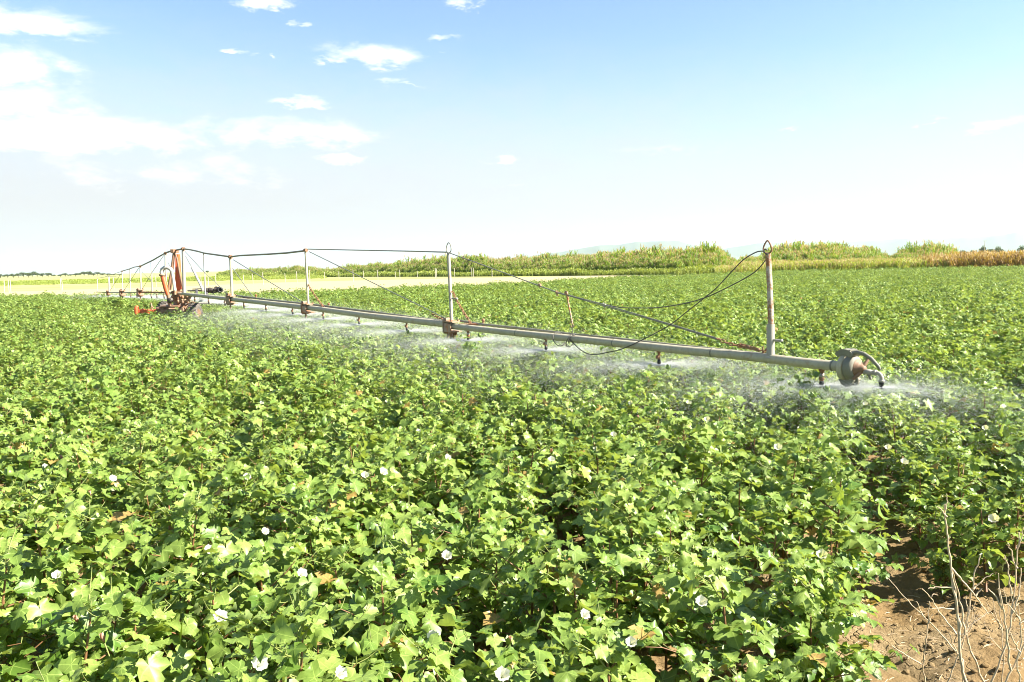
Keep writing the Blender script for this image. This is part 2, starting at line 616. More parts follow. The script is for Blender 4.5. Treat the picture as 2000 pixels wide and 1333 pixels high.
# ------------------------------------------------------------------ hills
def hill(pts, dist, label, seed):
    b = MB()
    n = 160
    us = np.linspace(pts[0][0], pts[-1][0], n)
    tops = np.interp(us, [p[0] for p in pts], [p[1] for p in pts])
    vs_ = []
    for i, (u, tv) in enumerate(zip(us, tops)):
        hz = 540 - .0225 * u
        H = max(0, (hz - tv)) * dist / F
        H *= 1 + .06 * noise.noise((u * .02, seed, 0)) + .03 * noise.noise((u * .07, seed, 2))
        az = math.atan2((u - 1000) / F, 1)
        for k, (dd, hh) in enumerate(((0, 0), (.12, .45), (.25, .85), (.34, 1), (.5, .8), (.9, 0))):
            rr = dist * (1 + (dd - .34) * .5)
            j = 1 + .25 * noise.noise((u * .03, k * 3.1, seed)) * (1 if 0 < k < 3 else 0)
            vs_.append((rr * math.sin(az), rr * math.cos(az), max(0, H * hh * j) - (1 if hh == 0 else 0)))
    fs = [(i * 6 + k, (i + 1) * 6 + k, (i + 1) * 6 + k + 1, i * 6 + k + 1) for i in range(n - 1) for k in range(5)]
    b.add(vs_, fs, 0)
    tag(b.build('hills', M['hill']), label, 'hills', kind='structure')


hill([(950, 518), (1040, 500), (1110, 491), (1175, 480), (1210, 480), (1245, 474), (1330, 473), (1370, 484), (1400, 490), (1450, 505)], 5400, 'low pale blue hills far behind the reeds', 3.3)
hill([(1380, 506), (1420, 486), (1480, 478), (1560, 476), (1700, 474), (1780, 470), (1860, 470), (1930, 467), (2000, 461), (2150, 452), (2400, 470), (2700, 500)], 6200, 'pale blue hills rising at the right of the horizon', 9.1)

# haze: one even box round everything
HX, HY0, HY1, HT = 8200, -3000, 8600, 200
b = MB()
b.add([(-HX, HY0, -2), (HX, HY0, -2), (HX, HY1, -2), (-HX, HY1, -2), (-HX, HY0, HT), (HX, HY0, HT), (HX, HY1, HT), (-HX, HY1, HT)],
      [(3, 2, 1, 0), (4, 5, 6, 7), (0, 1, 5, 4), (1, 2, 6, 5), (2, 3, 7, 6), (3, 0, 4, 7)], 0, False)
_m, t, out = mat('haze')
pv = t.new('ShaderNodeVolumePrincipled')
pv.inputs['Color'].default_value = (.66, .77, .92, 1)
pv.inputs['Density'].default_value = 0.9e-4
pv.inputs['Anisotropy'].default_value = .3
t.l.new(pv.outputs[0], out.inputs['Volume'])
HAZE = tag(b.build('haze', _m), 'pale blue haze in the air over the plain', 'haze', kind='stuff')

# ------------------------------------------------------------------ the irrigation boom
BOOM = empty('irrigation_boom', G(345, 610, 0.3))
BOOM.location.z = 0
tag(BOOM, 'long grey sprinkler boom on a rusty orange wheeled cart, spraying the cotton', 'irrigation boom')
BO = BOOM.location.copy()


def D(u):
    """depth of the boom at photo column u (two straight arms)"""
    if u >= 358:
        return 10497.0 / (u + 136)
    return float(np.interp(u, [188, 212, 239, 274, 323, 358], [37.9, 33.8, 29.9, 26.0, 22.87, 21.25]))


def Q(u, v, off=0.0):
    return P(u, v, D(u) + off)


def part(b, name, m_, parent=None):
    o_ = b.build(name, m_, None, None)
    me = o_.data
    me.transform(Matrix.Translation(-BO))
    o_.parent = parent or BOOM
    return o_


# main pipe: spans between the brackets
pipe = [(188, 570.7), (212, 571.5), (239, 572), (274, 571), (323, 571.5), (358, 574), (450, 584.5), (597, 600.5), (868, 632.5)]
spans = [([(188, 570.7), (212, 571.5)], .022), ([(212, 571.5), (239, 572)], .022), ([(239, 572), (274, 571)], .022), ([(274, 571), (323, 571.8)], .025),
         ([(323, 571.8), (358, 574.5)], .034), ([(358, 574.5), (400, 579), (450, 584.7)], .043), ([(450, 584.7), (520, 592), (600, 601)], .047),
         ([(600, 601), (720, 617), (880, 634.5)], .045), ([(880, 637), (980, 648), (1100, 660), (1240, 674.5), (1330, 684), (1420, 692), (1505, 701), (1560, 707.8), (1647, 717)], .0375)]
SP = []
for k, (pts, r) in enumerate(spans):
    b = MB()
    pp = [Q(u, v) for u, v in pts]
    SP.append(pp)
    b.tube(pp, r, 20)
    mt = M['rust'] if k in (3,) else M['galv']
    part(b, 'water_pipe', mt)
for u, v in ((1627, 715), (1392, 689.3), (1200, 670.4), (1010, 651)):
    b = MB()
    ax = (Q(u + 10, v + 1.0) - Q(u - 10, v - 1.0)).normalized()
    b.lathe(Q(u, v), ax, [(-.008, .037), (-.006, .0395), (0, .0405), (.006, .0395), (.008, .037)], 24)
    part(b, 'weld_ring', M['galv_dark'])
# second thin pipe riding behind the main one
b = MB()
b.tube([Q(u, v, .13) for u, v in ((462, 578), (520, 585.5), (580, 592), (625, 597), (720, 609), (800, 619.5), (868, 628))], .018, 10)
part(b, 'feeder_pipe', M['galv_dark'])
b = MB()
b.tube([Q(u, v, .13) for u, v in ((900, 627), (935, 633.5), (1000, 640), (1060, 646.5), (1130, 655), (1200, 661.5), (1300, 673), (1400, 683), (1480, 692), (1540, 701))], .015, 10)
part(b, 'feeder_pipe', M['galv_dark'])

# upright posts
posts = [(190, 543, 190.5, 571, .019, 'w'), (212, 539, 213, 571, .024, 'w'), (238.5, 530, 239.5, 571, .018, 'w'), (253.5, 525.5, 254.5, 570, .017, 'w'),
         (274, 521, 275.5, 570, .024, 'g'), (295.5, 513, 297, 570, .018, 'w'), (323, 495, 324.5, 571, .024, 'w'), (358, 487, 360, 573, .042, 'w'),
         (398, 495.5, 401, 577, .018, 'w'), (450, 502, 453.5, 583, .029, 'g'), (597, 488, 602, 594, .0215, 'g')]
for (u0, v0, u1, v1, r, kind) in posts:
    b = MB()
    b.tube([Q(u0, v0), Q(u1, v1)], r, 12)
    part(b, 'upright_post', M['post_white'] if kind == 'w' else M['galv'])
b = MB()
b.tube([Q(876, 495), Q(882, 626)], .022, 14)
pst = part(b, 'upright_post', M['post_white'])
b = MB()
lp = [Q(876.5 + 4.6 * math.sin(a) * (1 - .25 * math.cos(a)), 484.5 - 10 * math.cos(a)) for a in [2 * PI * i / 20 for i in range(20)]]
b.tube(lp, .006, 6, closed=True)
part(b, 'eye_loop', M['galv_dark'], pst)
b = MB()
b.tube([Q(883, 583), Q(892, 584)], .012, 8)
b.ball(Q(892, 584), .018, n=8)
part(b, 'peg', M['post_white'], pst)
# last tall post
b = MB()
b.tube([Q(1500, 496), Q(1503.5, 560), Q(1506, 640)], [.0215, .022, .0235], 16)
pst = part(b, 'upright_post', M['post_rusty'])
b = MB()
b.tube([Q(1505, 633.5), Q(1505.2, 699)], .0305, 16)
b.lathe(Q(1505.2, 699), (Q(1505, 640) - Q(1505.2, 699)), [(-.005, .042), (.004, .042), (.008, .031)], 16)
part(b, 'sleeve', M['post_white'], pst)
b = MB()
b.tube([Q(1507, 664.5), Q(1526, 666)], .0105, 10)
b.tube([Q(1525, 664), Q(1526, 668)], .016, 10)
part(b, 'peg', M['post_white'], pst)
b = MB()
lp = []
for i in range(26):
    a = 2 * PI * i / 26
    wv = math.sin(a)
    lp.append(Q(1498.5 + 7.5 * wv * (1 - .45 * math.cos(a)) + 0.5, 483 - 12.5 * math.cos(a)))
b.tube(lp, .0065, 8, closed=True)
part(b, 'eye_loop', M['rust'], pst)

# top tubes of the truss
chords = [([(190, 543.5), (212, 541), (228, 541)], .010, 'cable'), ([(205, 541), (222, 536), (238.5, 530)], .008, 'cable'), ([(238.5, 530), (253.5, 525.5), (263, 522), (274, 520.5)], .015, 'g'),
          ([(274, 520.5), (298, 509), (323, 494.5)], .019, 'g'), ([(323, 494.5), (335, 490.5), (358, 486.5)], .022, 'g'),
          ([(358, 486.5), (371, 488), (385, 491), (400, 495), (425, 498.5), (450, 502)], .019, 'g'), ([(450, 502), (470, 499.5), (522, 497), (560, 494.5), (597, 490)], .0165, 'g')]
for pts, r, m_ in chords:
    b = MB()
    b.tube([Q(u, v) for u, v in pts], r, 12)
    part(b, 'top_tube', M['galv_dark'] if m_ == 'g' else M['cable'])
# joints on the chord
for (u, v, r) in ((190, 543.5, .022), (238.5, 530, .026), (274, 520.5, .034), (323, 494.5, .036), (358, 486.5, .045), (450, 502, .040), (597, 489, .030)):
    b = MB()
    p = Q(u, v)
    ax = (Q(u + 4, v) - Q(u - 4, v)).normalized()
    b.tube([p - ax * r * 1.5, p + ax * r * 1.5], r, 10)
    b.tube([p + Vector((0, 0, .5 * r)), p + Vector((0, 0, -2.2 * r))], r * .8, 10)
    part(b, 'joint_clamp', M['rust'])

# guy cables
def cable(pts, r, m_='cable', name='guy_cable', sag=0.0, n=1):
    b = MB()
    pp = [Q(u, v) for u, v in pts]
    out_ = []
    for i in range(len(pp) - 1):
        for k in range(8):
            f = k / 8
            out_.append(pp[i].lerp(pp[i + 1], f) + Vector((0, 0, -sag * 4 * f * (1 - f))))
    out_.append(pp[-1])
    b.tube(out_, r, 6)
    return part(b, name, M[m_])


def smooth_pts(pts, n=8):
    """Catmull-Rom through (u, v) points"""
    res = []
    q = [pts[0]] + list(pts) + [pts[-1]]
    for i in range(1, len(q) - 2):
        for k in range(n):
            t_ = k / n
            a, b_, c_, d_ = q[i - 1], q[i], q[i + 1], q[i + 2]
            res.append(tuple(.5 * ((2 * b_[j]) + (-a[j] + c_[j]) * t_ + (2 * a[j] - 5 * b_[j] + 4 * c_[j] - d_[j]) * t_ ** 2 + (-a[j] + 3 * b_[j] - 3 * c_[j] + d_[j]) * t_ ** 3) for j in (0, 1)))
    res.append(pts[-1])
    return res


def wire(pts, r, m_='cable_dark', name='loose_cable', off=0.0):
    b = MB()
    b.tube([Q(u, v, off) for u, v in smooth_pts(pts)], r, 6)
    return part(b, name, M[m_])


cable([(601, 487), (700, 489), (800, 491), (874, 493)], .0085)
cable([(604, 492), (868, 621)], .0075)
cable([(456, 508), (592, 591)], .009)
cable([(362, 492), (398, 531), (447, 577)], .007)
cable([(362, 500), (375, 523)], .007)
cable([(320, 499), (298, 531)], .007)
cable([(298, 531), (276, 568)], .007)
cable([(271, 524), (242, 568)], .008)
cable([(237, 534), (215, 568)], .008)
cable([(277, 532), (296, 550)], .008)
cable([(328, 513), (341, 535)], .007)
b = MB()
b.tube([Q(375, 523), Q(397, 568)], .030, 8)
part(b, 'diagonal_strut', M['white_pipe'])
cable([(878, 494.5), (940, 517), (1087, 571)], .0062)
cable([(1087, 571), (1175, 594), (1310, 634), (1400, 661)], .0058)
cable([(1050, 557), (1090, 573), (1120, 581), (1175, 597), (1250, 618.5), (1312, 637), (1402, 664)], .0042)
wire([(1492.6, 490.7), (1477, 493), (1453, 507), (1431, 529), (1398, 564), (1376, 582), (1343, 608), (1310, 634), (1272.6, 655), (1220, 680), (1185, 689), (1155.6, 693), (1136, 685), (1119.5, 670.4), (1112, 662)], .0050, off=-.06)
wire([(1498, 489), (1494, 487), (1492.6, 491), (1495, 496), (1500, 497)], .005, off=-.03)
wire([(1499, 503), (1495, 509), (1475, 531), (1442, 551), (1398, 573), (1376, 582), (1343, 592), (1288, 601), (1244, 602), (1212, 601), (1181, 595)], .0048, off=.03)
# the wire coiled round the pipe
def coil(u, v, tilt, turns=1.1, rr=.060):
    c_ = Q(u, v)
    ax = (Q(u + 60, v + 6.5) - Q(u - 60, v - 6.5)).normalized()
    x = Vector((0, 0, 1)) - ax * ax.z
    x.normalize()
    y = ax.cross(x)
    ax2 = (ax + y * tilt * .4 + x * tilt).normalized()
    x2 = (x - ax2 * x.dot(ax2)).normalized()
    y2 = ax2.cross(x2)
    b = MB()
    b.tube([c_ + ax * .03 * (i / 20 - .5) * turns + (x2 * math.cos(i / 20 * 2 * PI * turns) * rr * 1.25 + y2 * math.sin(i / 20 * 2 * PI * turns) * rr) + Vector((0, 0, -.012)) for i in range(int(22 * turns))], .0048, 6)
    part(b, 'loose_cable', M['cable_dark'])


coil(1092, 661, .6, 1.0, .062)
coil(1115, 664, -.5, 1.15, .058)
wire([(1118, 656), (1135, 653), (1160, 656), (1190, 659)], .0035, 'cable', off=-.05)

# hanger rod with hooks
b = MB()
b.tube([Q(1107, 574), Q(1110, 592), Q(1118, 633)], .0085, 8)
b.tube([Q(1103, 572), Q(1105, 569), Q(1108, 571), Q(1108.5, 576)], .006, 8)
b.ball(Q(1109, 583), .014, n=8)
b.ball(Q(1117, 628), .014, n=8)
b.tube([Q(1118, 633), Q(1121, 637), Q(1117, 640), Q(1115, 636)], .005, 8)
part(b, 'hanger_rod', M['pale_rust'])
b = MB()
b.tube([Q(1118, 637), Q(1118, 657)], .004, 6)
part(b, 'hanger_wire', M['cable_dark'])
for (u, v) in ((1088, 572), (1106, 573), (1180, 596), (1054, 557)):
    b = MB()
    p = Q(u, v)
    ax = (Q(u + 8, v + 2.5) - Q(u - 8, v - 2.5)).normalized()
    up_ = Vector((0, 0, 1))
    sd = ax.cross(up_).normalized()
    b.box(p, ax, sd, up_, .045, .02, .022)
    for s in (-.012, .012):
        b.tube([p + ax * s + up_ * .024, p + ax * s - up_ * .024], .004, 6)
    b.tube([p - up_ * .008, p - up_ * .03 + ax * .01], .007, 8)
    part(b, 'cable_clamp', M['pale_rust'] if u != 1180 else M['post_white'])


# chain
def chain(p0, p1, r=.0055, ll=.045, m_='rust', name='chain'):
    b = MB()
    L = (p1 - p0).length
    n = max(2, int(L / (ll * .78)))
    ax = (p1 - p0).normalized()
    for i in range(n):
        f = (i + .5) / n
        c_ = p0.lerp(p1, f) + Vector((0, 0, -.02 * math.sin(f * PI)))
        s = Vector((0, 0, 1)) if i % 2 else ax.cross(Vector((0, 0, 1))).normalized()
        s = (s - ax * s.dot(ax)).normalized()
        b.tube([c_ + ax * math.cos(a) * ll * .5 + s * math.sin(a) * ll * .24 for a in [2 * PI * k / 10 for k in range(10)]], r, 6, closed=True)
    return part(b, name, M[m_])


chain(Q(1400, 660.5), Q(1458, 676), .0050, .050)
b = MB()   # turnbuckle between the chain and the pipe
p0, p1 = Q(1440, 673), Q(1494, 687)
ax = (p1 - p0).normalized()
b.tube([p0, p1], .006, 8)
sd = Vector((0, 0, 1))
for s in (-1, 1):
    b.tube([p0.lerp(p1, .15) + sd * s * .011, p0.lerp(p1, .75) + sd * s * .011], .004, 6)
for f in (.12, .45, .78):
    b.ball(p0.lerp(p1, f), .015, n=8)
part(b, 'turnbuckle', M['rust'])
b = MB()
p = Q(1490, 690)
b.tube([p, p + Vector((0, 0, .05))], .006, 8)
b.tube([p + Vector((-.02, 0, -.015)), p + Vector((0, 0, .0)), p + Vector((.03, -.01, .035))], .008, 8)
part(b, 'shackle', M['rust'])
chain(Q(883, 569), Q(919, 631), .0055, .055)
chain(Q(601, 555), Q(632, 600), .0055, .07)
chain(Q(844, 613), Q(870, 623), .006, .06)
cable([(454, 524), (494, 580)], .008)

# rusty side arms beside the brackets
for (u0, v0, u1, v1) in ((897, 634.5, 944, 634), (605, 600, 642, 600), (462, 583, 500, 582)):
    b = MB()
    p0, p1 = Q(u0, v0, -.02), Q(u1, v1, .16)
    b.tube([p0, p1], .014, 6)
    b.tube([Q(u0, v0 + 1, .14), p1], .012, 6)
    b.tube([p1 + Vector((0, 0, -.03)), p1 + Vector((0, 0, .055))], .013, 8)
    b.ball(p1 + Vector((0, 0, .05)), .022, n=8)
    part(b, 'side_arm', M['rust'])

# joint brackets
def bracket(u, v, s, big=False, left=0):
    """a plate cradle round the pipe where a post stands"""
    ax = (Q(u + 10, v + 1.2) - Q(u - 10, v - 1.2)).normalized()
    up_ = Vector((0, 0, 1))
    up_ = (up_ - ax * up_.dot(ax)).normalized()
    sd = ax.cross(up_)
    c_ = Q(u, v)
    b = MB()
    b.box(c_ - ax * .07 * s, sd, up_, ax, .15 * s, .20 * s, .018 * s, bev=.15)
    b.box(c_ + ax * .04 * s + up_ * .058 * s, sd, up_, ax, .13 * s, .014 * s, .22 * s)
    b.box(c_ + ax * .04 * s - up_ * .062 * s, sd, up_, ax, .13 * s, .014 * s, .24 * s)
    b.box(c_ + ax * .03 * s + sd * .062 * s - up_ * .02 * s, up_, sd, ax, .11 * s, .012 * s, .16 * s)
    b.tube([c_ - ax * .07 * s - up_ * .08 * s, c_ - ax * .07 * s - up_ * .16 * s], .014 * s, 8)
    br_ = part(b, 'pipe_bracket', M['pale_rust'])
    b = MB()
    for a, c2_ in ((.10, 1), (-.04, 1)):
        for q in (-1, 1):
            p = c_ + ax * a * s + up_ * .066 * s + sd * q * .05 * s
            b.tube([p, p + up_ * .02 * s], .009 * s, 6)
    part(b, 'bolt', M['rust'], br_)
    if big:
        b = MB()
        k = c_ + ax * .035 * s - up_ * .07 * s
        pts = [k - ax * .045, k + ax * .05, k + ax * .045 - up_ * .09, k + ax * .025 - up_ * .075, k - up_ * .072, k - ax * .025 - up_ * .085, k - ax * .042 - up_ * .10]
        b.plate(pts, sd, .012)
        for q in (.03, -.03):
            b.plate([p_ + sd * q for p_ in (k - ax * .03, k + ax * .06, k + ax * .055 - up_ * .05, k - ax * .02 - up_ * .05)], sd, .01)
        part(b, 'hook_plate', M['rust'], br_)


bracket(880, 637, 1.0, True)
bracket(600, 601.5, 1.15)
bracket(452, 585, 1.3)
bracket(274.5, 571.5, 1.4)
bracket(239.5, 572.5, 1.4)
bracket(212, 572, 1.1)

# spray nozzles hanging under the pipe
noz = [(1605, 714, 0), (1287, 680, 1), (1066, 657, 2), (914, 641, 0), (794, 625, 1), (701, 614.5, 1), (631, 605.5, 1), (571, 598, 1), (519, 592, 0), (476, 587, 0), (439, 583, 1), (407, 579.5, 0),
       (380, 577, 0), (338, 573.5, 0), (320, 572, 0), (306, 572, 0), (295, 572, 0), (267, 572, 0), (255, 572, 0), (235, 573, 0), (210, 572, 0), (187.5, 571, 0)]
NOZ = []
NOZU = []
for (u, v, kind) in noz:
    top = Q(u, v)
    rp = .03 if u > 880 else .036
    a0 = top + Vector((0, 0, -rp * .8))
    d_ = .115
    b = MB()
    if kind:
        b.tube([a0, a0 + Vector((0, 0, -d_ * .45))], .013, 10)
        b.ball(a0 + Vector((-.012, 0, -d_ * .5)), .02, n=8)
        b.tube([a0 + Vector((-.02, 0, -d_ * .42)), a0 + Vector((.0, 0, -d_ * .62)), a0 + Vector((0, 0, -d_ * .75))], .011, 8)
        b.lathe(a0, (0, 0, -1), [(-.005, .022), (.012, .022), (.016, .014)], 10)
    else:
        b.lathe(a0, (0, 0, -1), [(0, .020), (.018, .022), (.020, .017), (.055, .015), (.058, .020), (.08, .020), (.082, .016), (d_ * .8, .015)], 12)
    nz = part(b, 'nozzle', M['rust'])
    b = MB()
    h0 = a0 + Vector((0, 0, -d_ * .7))
    b.lathe(h0, (0, 0, -1), [(-.002, .0), (0, .014), (.02, .0165), (.034, .018), (.040, .012), (.052, .009), (.054, .022), (.060, .022), (.064, 0)], 12)
    part(b, 'spray_head', M['black'], nz)
    if kind != 1:
        b = MB()
        b.lathe(a0 + Vector((0, 0, -.035)), (0, 0, -1), [(0, .016), (0, .0185), (.03, .0185), (.03, .016)], 12)
        part(b, 'collar', M['post_white'], nz)
    NOZ.append(h0 + Vector((0, 0, -.045)))
    NOZU.append(u)

# end coupling with its lever
A = Q(1560, 707.8)
Bp = Q(1647, 717)
ax = (Bp - A).normalized()
up_ = Vector((0, 0, 1))
up_ = (up_ - ax * up_.dot(ax)).normalized()
sd = ax.cross(up_)          # towards or away from the camera
if sd.dot(CAM - Bp) < 0:
    sd = -sd


def E(a, h, s):
    return Bp + ax * a + up_ * h + sd * s


b = MB()
b.lathe(E(-.035, 0, 0), ax, [(0, .0385), (.012, .044), (.025, .052), (.030, .082), (.038, .094), (.060, .098), (.072, .095), (.076, .088), (.078, .060)], 32)
cpl = part(b, 'end_coupling', M['galv'])
b = MB()
b.lathe(E(.045, 0, 0), ax, [(0, .07), (0, .088), (.008, .094), (.030, .093), (.048, .088), (.060, .078), (.066, .066), (.066, .0)], 32)
part(b, 'clamp_ring', M['galv_dark'], cpl)
b = MB()
b.lathe(E(.10, 0, 0), ax, [(0, .062), (.012, .062), (.014, .054), (.030, .050), (.034, .038), (.050, .034), (.060, .024), (.068, .022), (.069, 0)], 28)
b.tube([E(.105, -.075, .045), E(.135, -.035, .022), E(.15, 0, 0), E(.155, .035, -.024), E(.165, .070, -.05)], [.011, .015, .017, .014, .009], 8)
part(b, 'end_cap', M['brown'], cpl)
# lever: two curved cheeks over the ring and a bent handle
b = MB()
for s in (.045, -.045):
    arc = []
    for i in range(9):
        a = R(-62 + i * 15)
        arc.append(E(.035 + .085 * math.sin(a) * 1.0, .060 + .075 * math.cos(a), s))
    inner = []
    for i in range(9):
        a = R(58 - i * 15)
        inner.append(E(.035 + .055 * math.sin(a), .055 + .034 * math.cos(a), s))
    b.plate(arc + inner, sd, .010)
b.tube([E(.095, .100, .06), E(.095, .100, -.06)], .014, 12)
b.box(E(.045, .128, 0), sd, up_, ax, .09, .008, .07)
part(b, 'lever_cheek', M['galv_dark'], cpl)
b = MB()
b.tube([E(.085, .105, .03), E(.13, .118, .034), E(.18, .112, .04), E(.24, .085, .046), E(.30, .035, .052), E(.315, .015, .054)], [.017, .0165, .0155, .014, .0115, .005], 10)
part(b, 'lever_handle', M['galv_dark'], cpl)
b = MB()
for s in (.04, -.04):
    b.plate([E(-.005, -.085, s), E(.10, -.080, s), E(.105, -.105, s), E(.085, -.128, s), (E(.05, -.135, s)), E(.015, -.120, s)], sd, .010)
b.tube([E(.095, -.085, .05), E(.095, -.085, -.05)], .013, 10)
b.tube([E(.10, -.05, 0), E(.115, -.085, .0), E(.11, -.115, 0)], .012, 10)
part(b, 'lower_lug', M['galv_dark'], cpl)
b = MB()
tp = E(.165, -.018, .0)
b.lathe(tp, ax, [(-.01, .0), (0, .020), (.05, .020), (.052, .017), (.075, .017), (.078, .022), (.088, .022), (.09, .015)], 6)
dn = Vector((0, 0, -1))
e0 = tp + ax * .085
pts = [e0]
for i in range(7):
    a = PI / 2 * i / 6
    pts.append(e0 + ax * (.008 + .035 * math.sin(a)) + dn * .035 * (1 - math.cos(a)))
pts.append(pts[-1] + dn * .02)
b.tube(pts, .0145, 14)
b.lathe(pts[-1], dn, [(-.012, .015), (-.010, .0195), (.004, .0195), (.005, .015)], 14)
elb = part(b, 'outlet_elbow', M['post_white'], cpl)
b = MB()
b.lathe(pts[-1], dn, [(0, .0), (.001, .018), (.018, .019), (.022, .014), (.036, .012), (.038, .022), (.046, .022), (.052, .012), (.054, 0)], 14)
for s in (-.016, .016):
    b.tube([pts[-1] + dn * .015 + sd * s, pts[-1] + dn * .042 + sd * s], .004, 6)
part(b, 'end_spray_head', M['black'], cpl)
b = MB()
b.tube([tp + ax * .03 - up_ * .012, tp + ax * .05 - up_ * .05], [.013, .009], 8)
part(b, 'drain_plug', M['galv_dark'], cpl)
NOZ.append(pts[-1] + dn * .04)
NOZU.append(1720)

# mast and cart in the middle of the boom (about 22 m away)
DT = 21.9


def W(u, v, off=0.0):
    return P(u, v, DT + off)


UPV = Vector((0, 0, 1))
bx_ = (W(400, 600) - W(300, 600)).normalized()
by_ = Vector((-bx_.y, bx_.x, 0)).normalized()
b = MB()
b.plate([W(344.5, 497), W(350, 497), W(354.5, 566), W(344, 566)], by_, .14)
b.plate([W(344, 566, .01), W(351, 566, .01), W(350, 597, .01), W(345, 597, .01)], by_, .10)
part(b, 'mast', M['orange_bright'])
b = MB()
b.tube([W(340, 491, -.1), W(335, 528, -.1), W(328.5, 567, -.15)], .034, 8)
b.tube([W(341, 491, -.1), W(346, 507, -.12), W(351, 535, -.12), W(358, 568, -.12)], .026, 8)
b.tube([W(341, 491, .25), W(333, 566, .6)], .030, 8)
b.box(W(341, 491), bx_, by_, UPV, .09, .35, .10)
part(b, 'mast_brace', M['brown'])
b = MB()
b.plate([W(345, 521, -.09), W(347, 521, -.09), W(355, 566, -.09), W(344, 566, -.09)], by_, .03)
part(b, 'gusset_plate', M['orange'])
# inlet pipe, an upside-down U: orange leg, pale elbows
b = MB()
b.tube([W(328, 577, -.3), W(324, 565, -.3), W(319, 545, -.3), W(316.3, 536, -.3)], [.05, .06, .062, .055], 12)
inl = part(b, 'inlet_pipe', M['orange'])
b = MB()
b.tube([W(316.8, 537, -.3), W(315.5, 532, -.3), W(317, 526.5, -.3), W(321.5, 523.3, -.3), W(328, 523, -.3), W(333.5, 526.5, -.3), W(336, 531, -.3)], .052, 14)
b.tube([W(336, 531, -.3), W(339, 548, -.3), W(341.5, 568, -.3)], [.044, .040, .044], 12)
part(b, 'pipe_elbow', M['white_pipe'], inl)
b = MB()
b.lathe(W(317, 537, -.3), UPV, [(-.03, .06), (-.03, .085), (.02, .085), (.02, .06)], 16)
b.tube([W(328, 574, -.3), W(330, 588, -.25), W(333, 601, -.2)], .05, 10)
b.tube([W(342, 566, -.3), W(342, 576, -.3)], .035, 10)
part(b, 'pipe_flange', M['pale_rust'], inl)
b = MB()
b.lathe(W(332.5, 587, -.45), -by_, [(-.03, .03), (-.03, .07), (-.02, .055), (.02, .055), (.03, .07), (.03, .03)], 20)
b.lathe(W(332.5, 587, -.45), -by_, [(-.045, 0), (-.045, .022), (.045, .022), (.045, 0)], 12)
part(b, 'valve_wheel', M['dark_metal'])
# swivel under the mast and clutter of valves
b = MB()
b.lathe(W(344, 579), UPV, [(-.30, .16), (-.26, .16), (-.25, .08), (-.05, .08), (-.04, .13), (.02, .13), (.03, .07), (.10, .07)], 20)
part(b, 'swivel', M['pale_rust'])
b = MB()
b.box(W(349, 571, -.15), bx_, by_, UPV, .32, .16, .07)
for (u, v) in ((337, 571), (347, 578), (352, 573), (340, 577)):
    p = W(u, v, -.28)
    b.tube([p, p + Vector((0, 0, -.10))], .022, 8)
    b.ball(p, .04, n=8)
b.tube([W(334, 571, -.25), W(360, 574, -.25)], .022, 8)
part(b, 'manifold', M['brown'])
b = MB()
for (u, v, r) in ((353, 588, .055), (357, 583, .045), (362, 580, .06), (368, 579, .05), (362, 590, .055), (366, 586, .05)):
    p = W(u, v, -.12)
    b.lathe(p, bx_ + UPV * .3, [(-.09, 0), (-.09, r), (-.03, r), (-.025, r * .7), (.03, r * .7), (.035, r * 1.1), (.09, r * .9), (.09, 0)], 12)
b.tube([W(350, 592), W(362, 582), W(372, 580)], .03, 8)
part(b, 'gear_housing', M['pale_rust'])
b = MB()
b.tube([W(357, 585, -.1), W(357.5, 608, -.1)], .055, 4)
b.tube([W(346.5, 590), W(346.5, 600)], .04, 8)
b.box(W(342, 598.5), bx_, by_, UPV, .62, .75, .06)
b.box(W(342, 603, -.25), bx_, by_, UPV, .55, .07, .07)
b.box(W(341, 608, -.3), bx_, by_, UPV, .95, .09, .09)
b.box(W(341, 608, .55), bx_, by_, UPV, .95, .09, .09)
b.box(W(345, 611.5, -.3), bx_, by_, UPV, .5, .12, .05)
for (u, o_) in ((328, -.3), (356, -.3), (328, .55), (356, .55)):
    b.tube([W(u, 599, o_), W(u, 612, o_)], .03, 6)
part(b, 'cart_frame', M['brown'])
b = MB()
b.box(W(344, 606, -.36), bx_, by_, UPV, .40, .03, .11)
b.tube([W(330, 604, -.38), W(352, 604, -.38)], .018, 8)
part(b, 'frame_plate', M['pale_rust'])
# drawbar reaching left with an upright end plate
b = MB()
d0, d1 = W(329, 609.5, -.2), W(268, 608, -.35)
b.box(d0.lerp(d1, .5), (UPV), by_, (d1 - d0).normalized(), .085, .10, (d1 - d0).length)
b.tube([W(332, 605, .4), W(290, 608, -.25)], .030, 6)
for f in (.45, .62, .82):
    b.box(d0.lerp(d1, f), UPV, by_, (d1 - d0).normalized(), .125, .13, .06)
db = part(b, 'drawbar', M['orange'])
b = MB()
b.box(W(267, 608, -.35), bx_, by_, UPV, .10, .14, .21, bev=.3)
b.ball(W(267, 600.5, -.35), .06, (1, 1, .7))
part(b, 'hitch_plate', M['orange_bright'], db)
b = MB()
b.tube([W(297, 606, -.3), W(296, 597, -.3), W(294.5, 592, -.3)], .018, 8)
b.tube([W(295.5, 598, -.3), W(300, 602, -.3)], .014, 8)
part(b, 'jack_handle', M['pale_rust'], db)
b = MB()
b.tube([W(306, 604, -.3), W(318, 602, -.3), W(328, 601, -.2)], .045, 8)
b.ball(W(312, 604, -.3), .08, (1.3, 1, .7))
part(b, 'hose_guide', M['brown'], db)


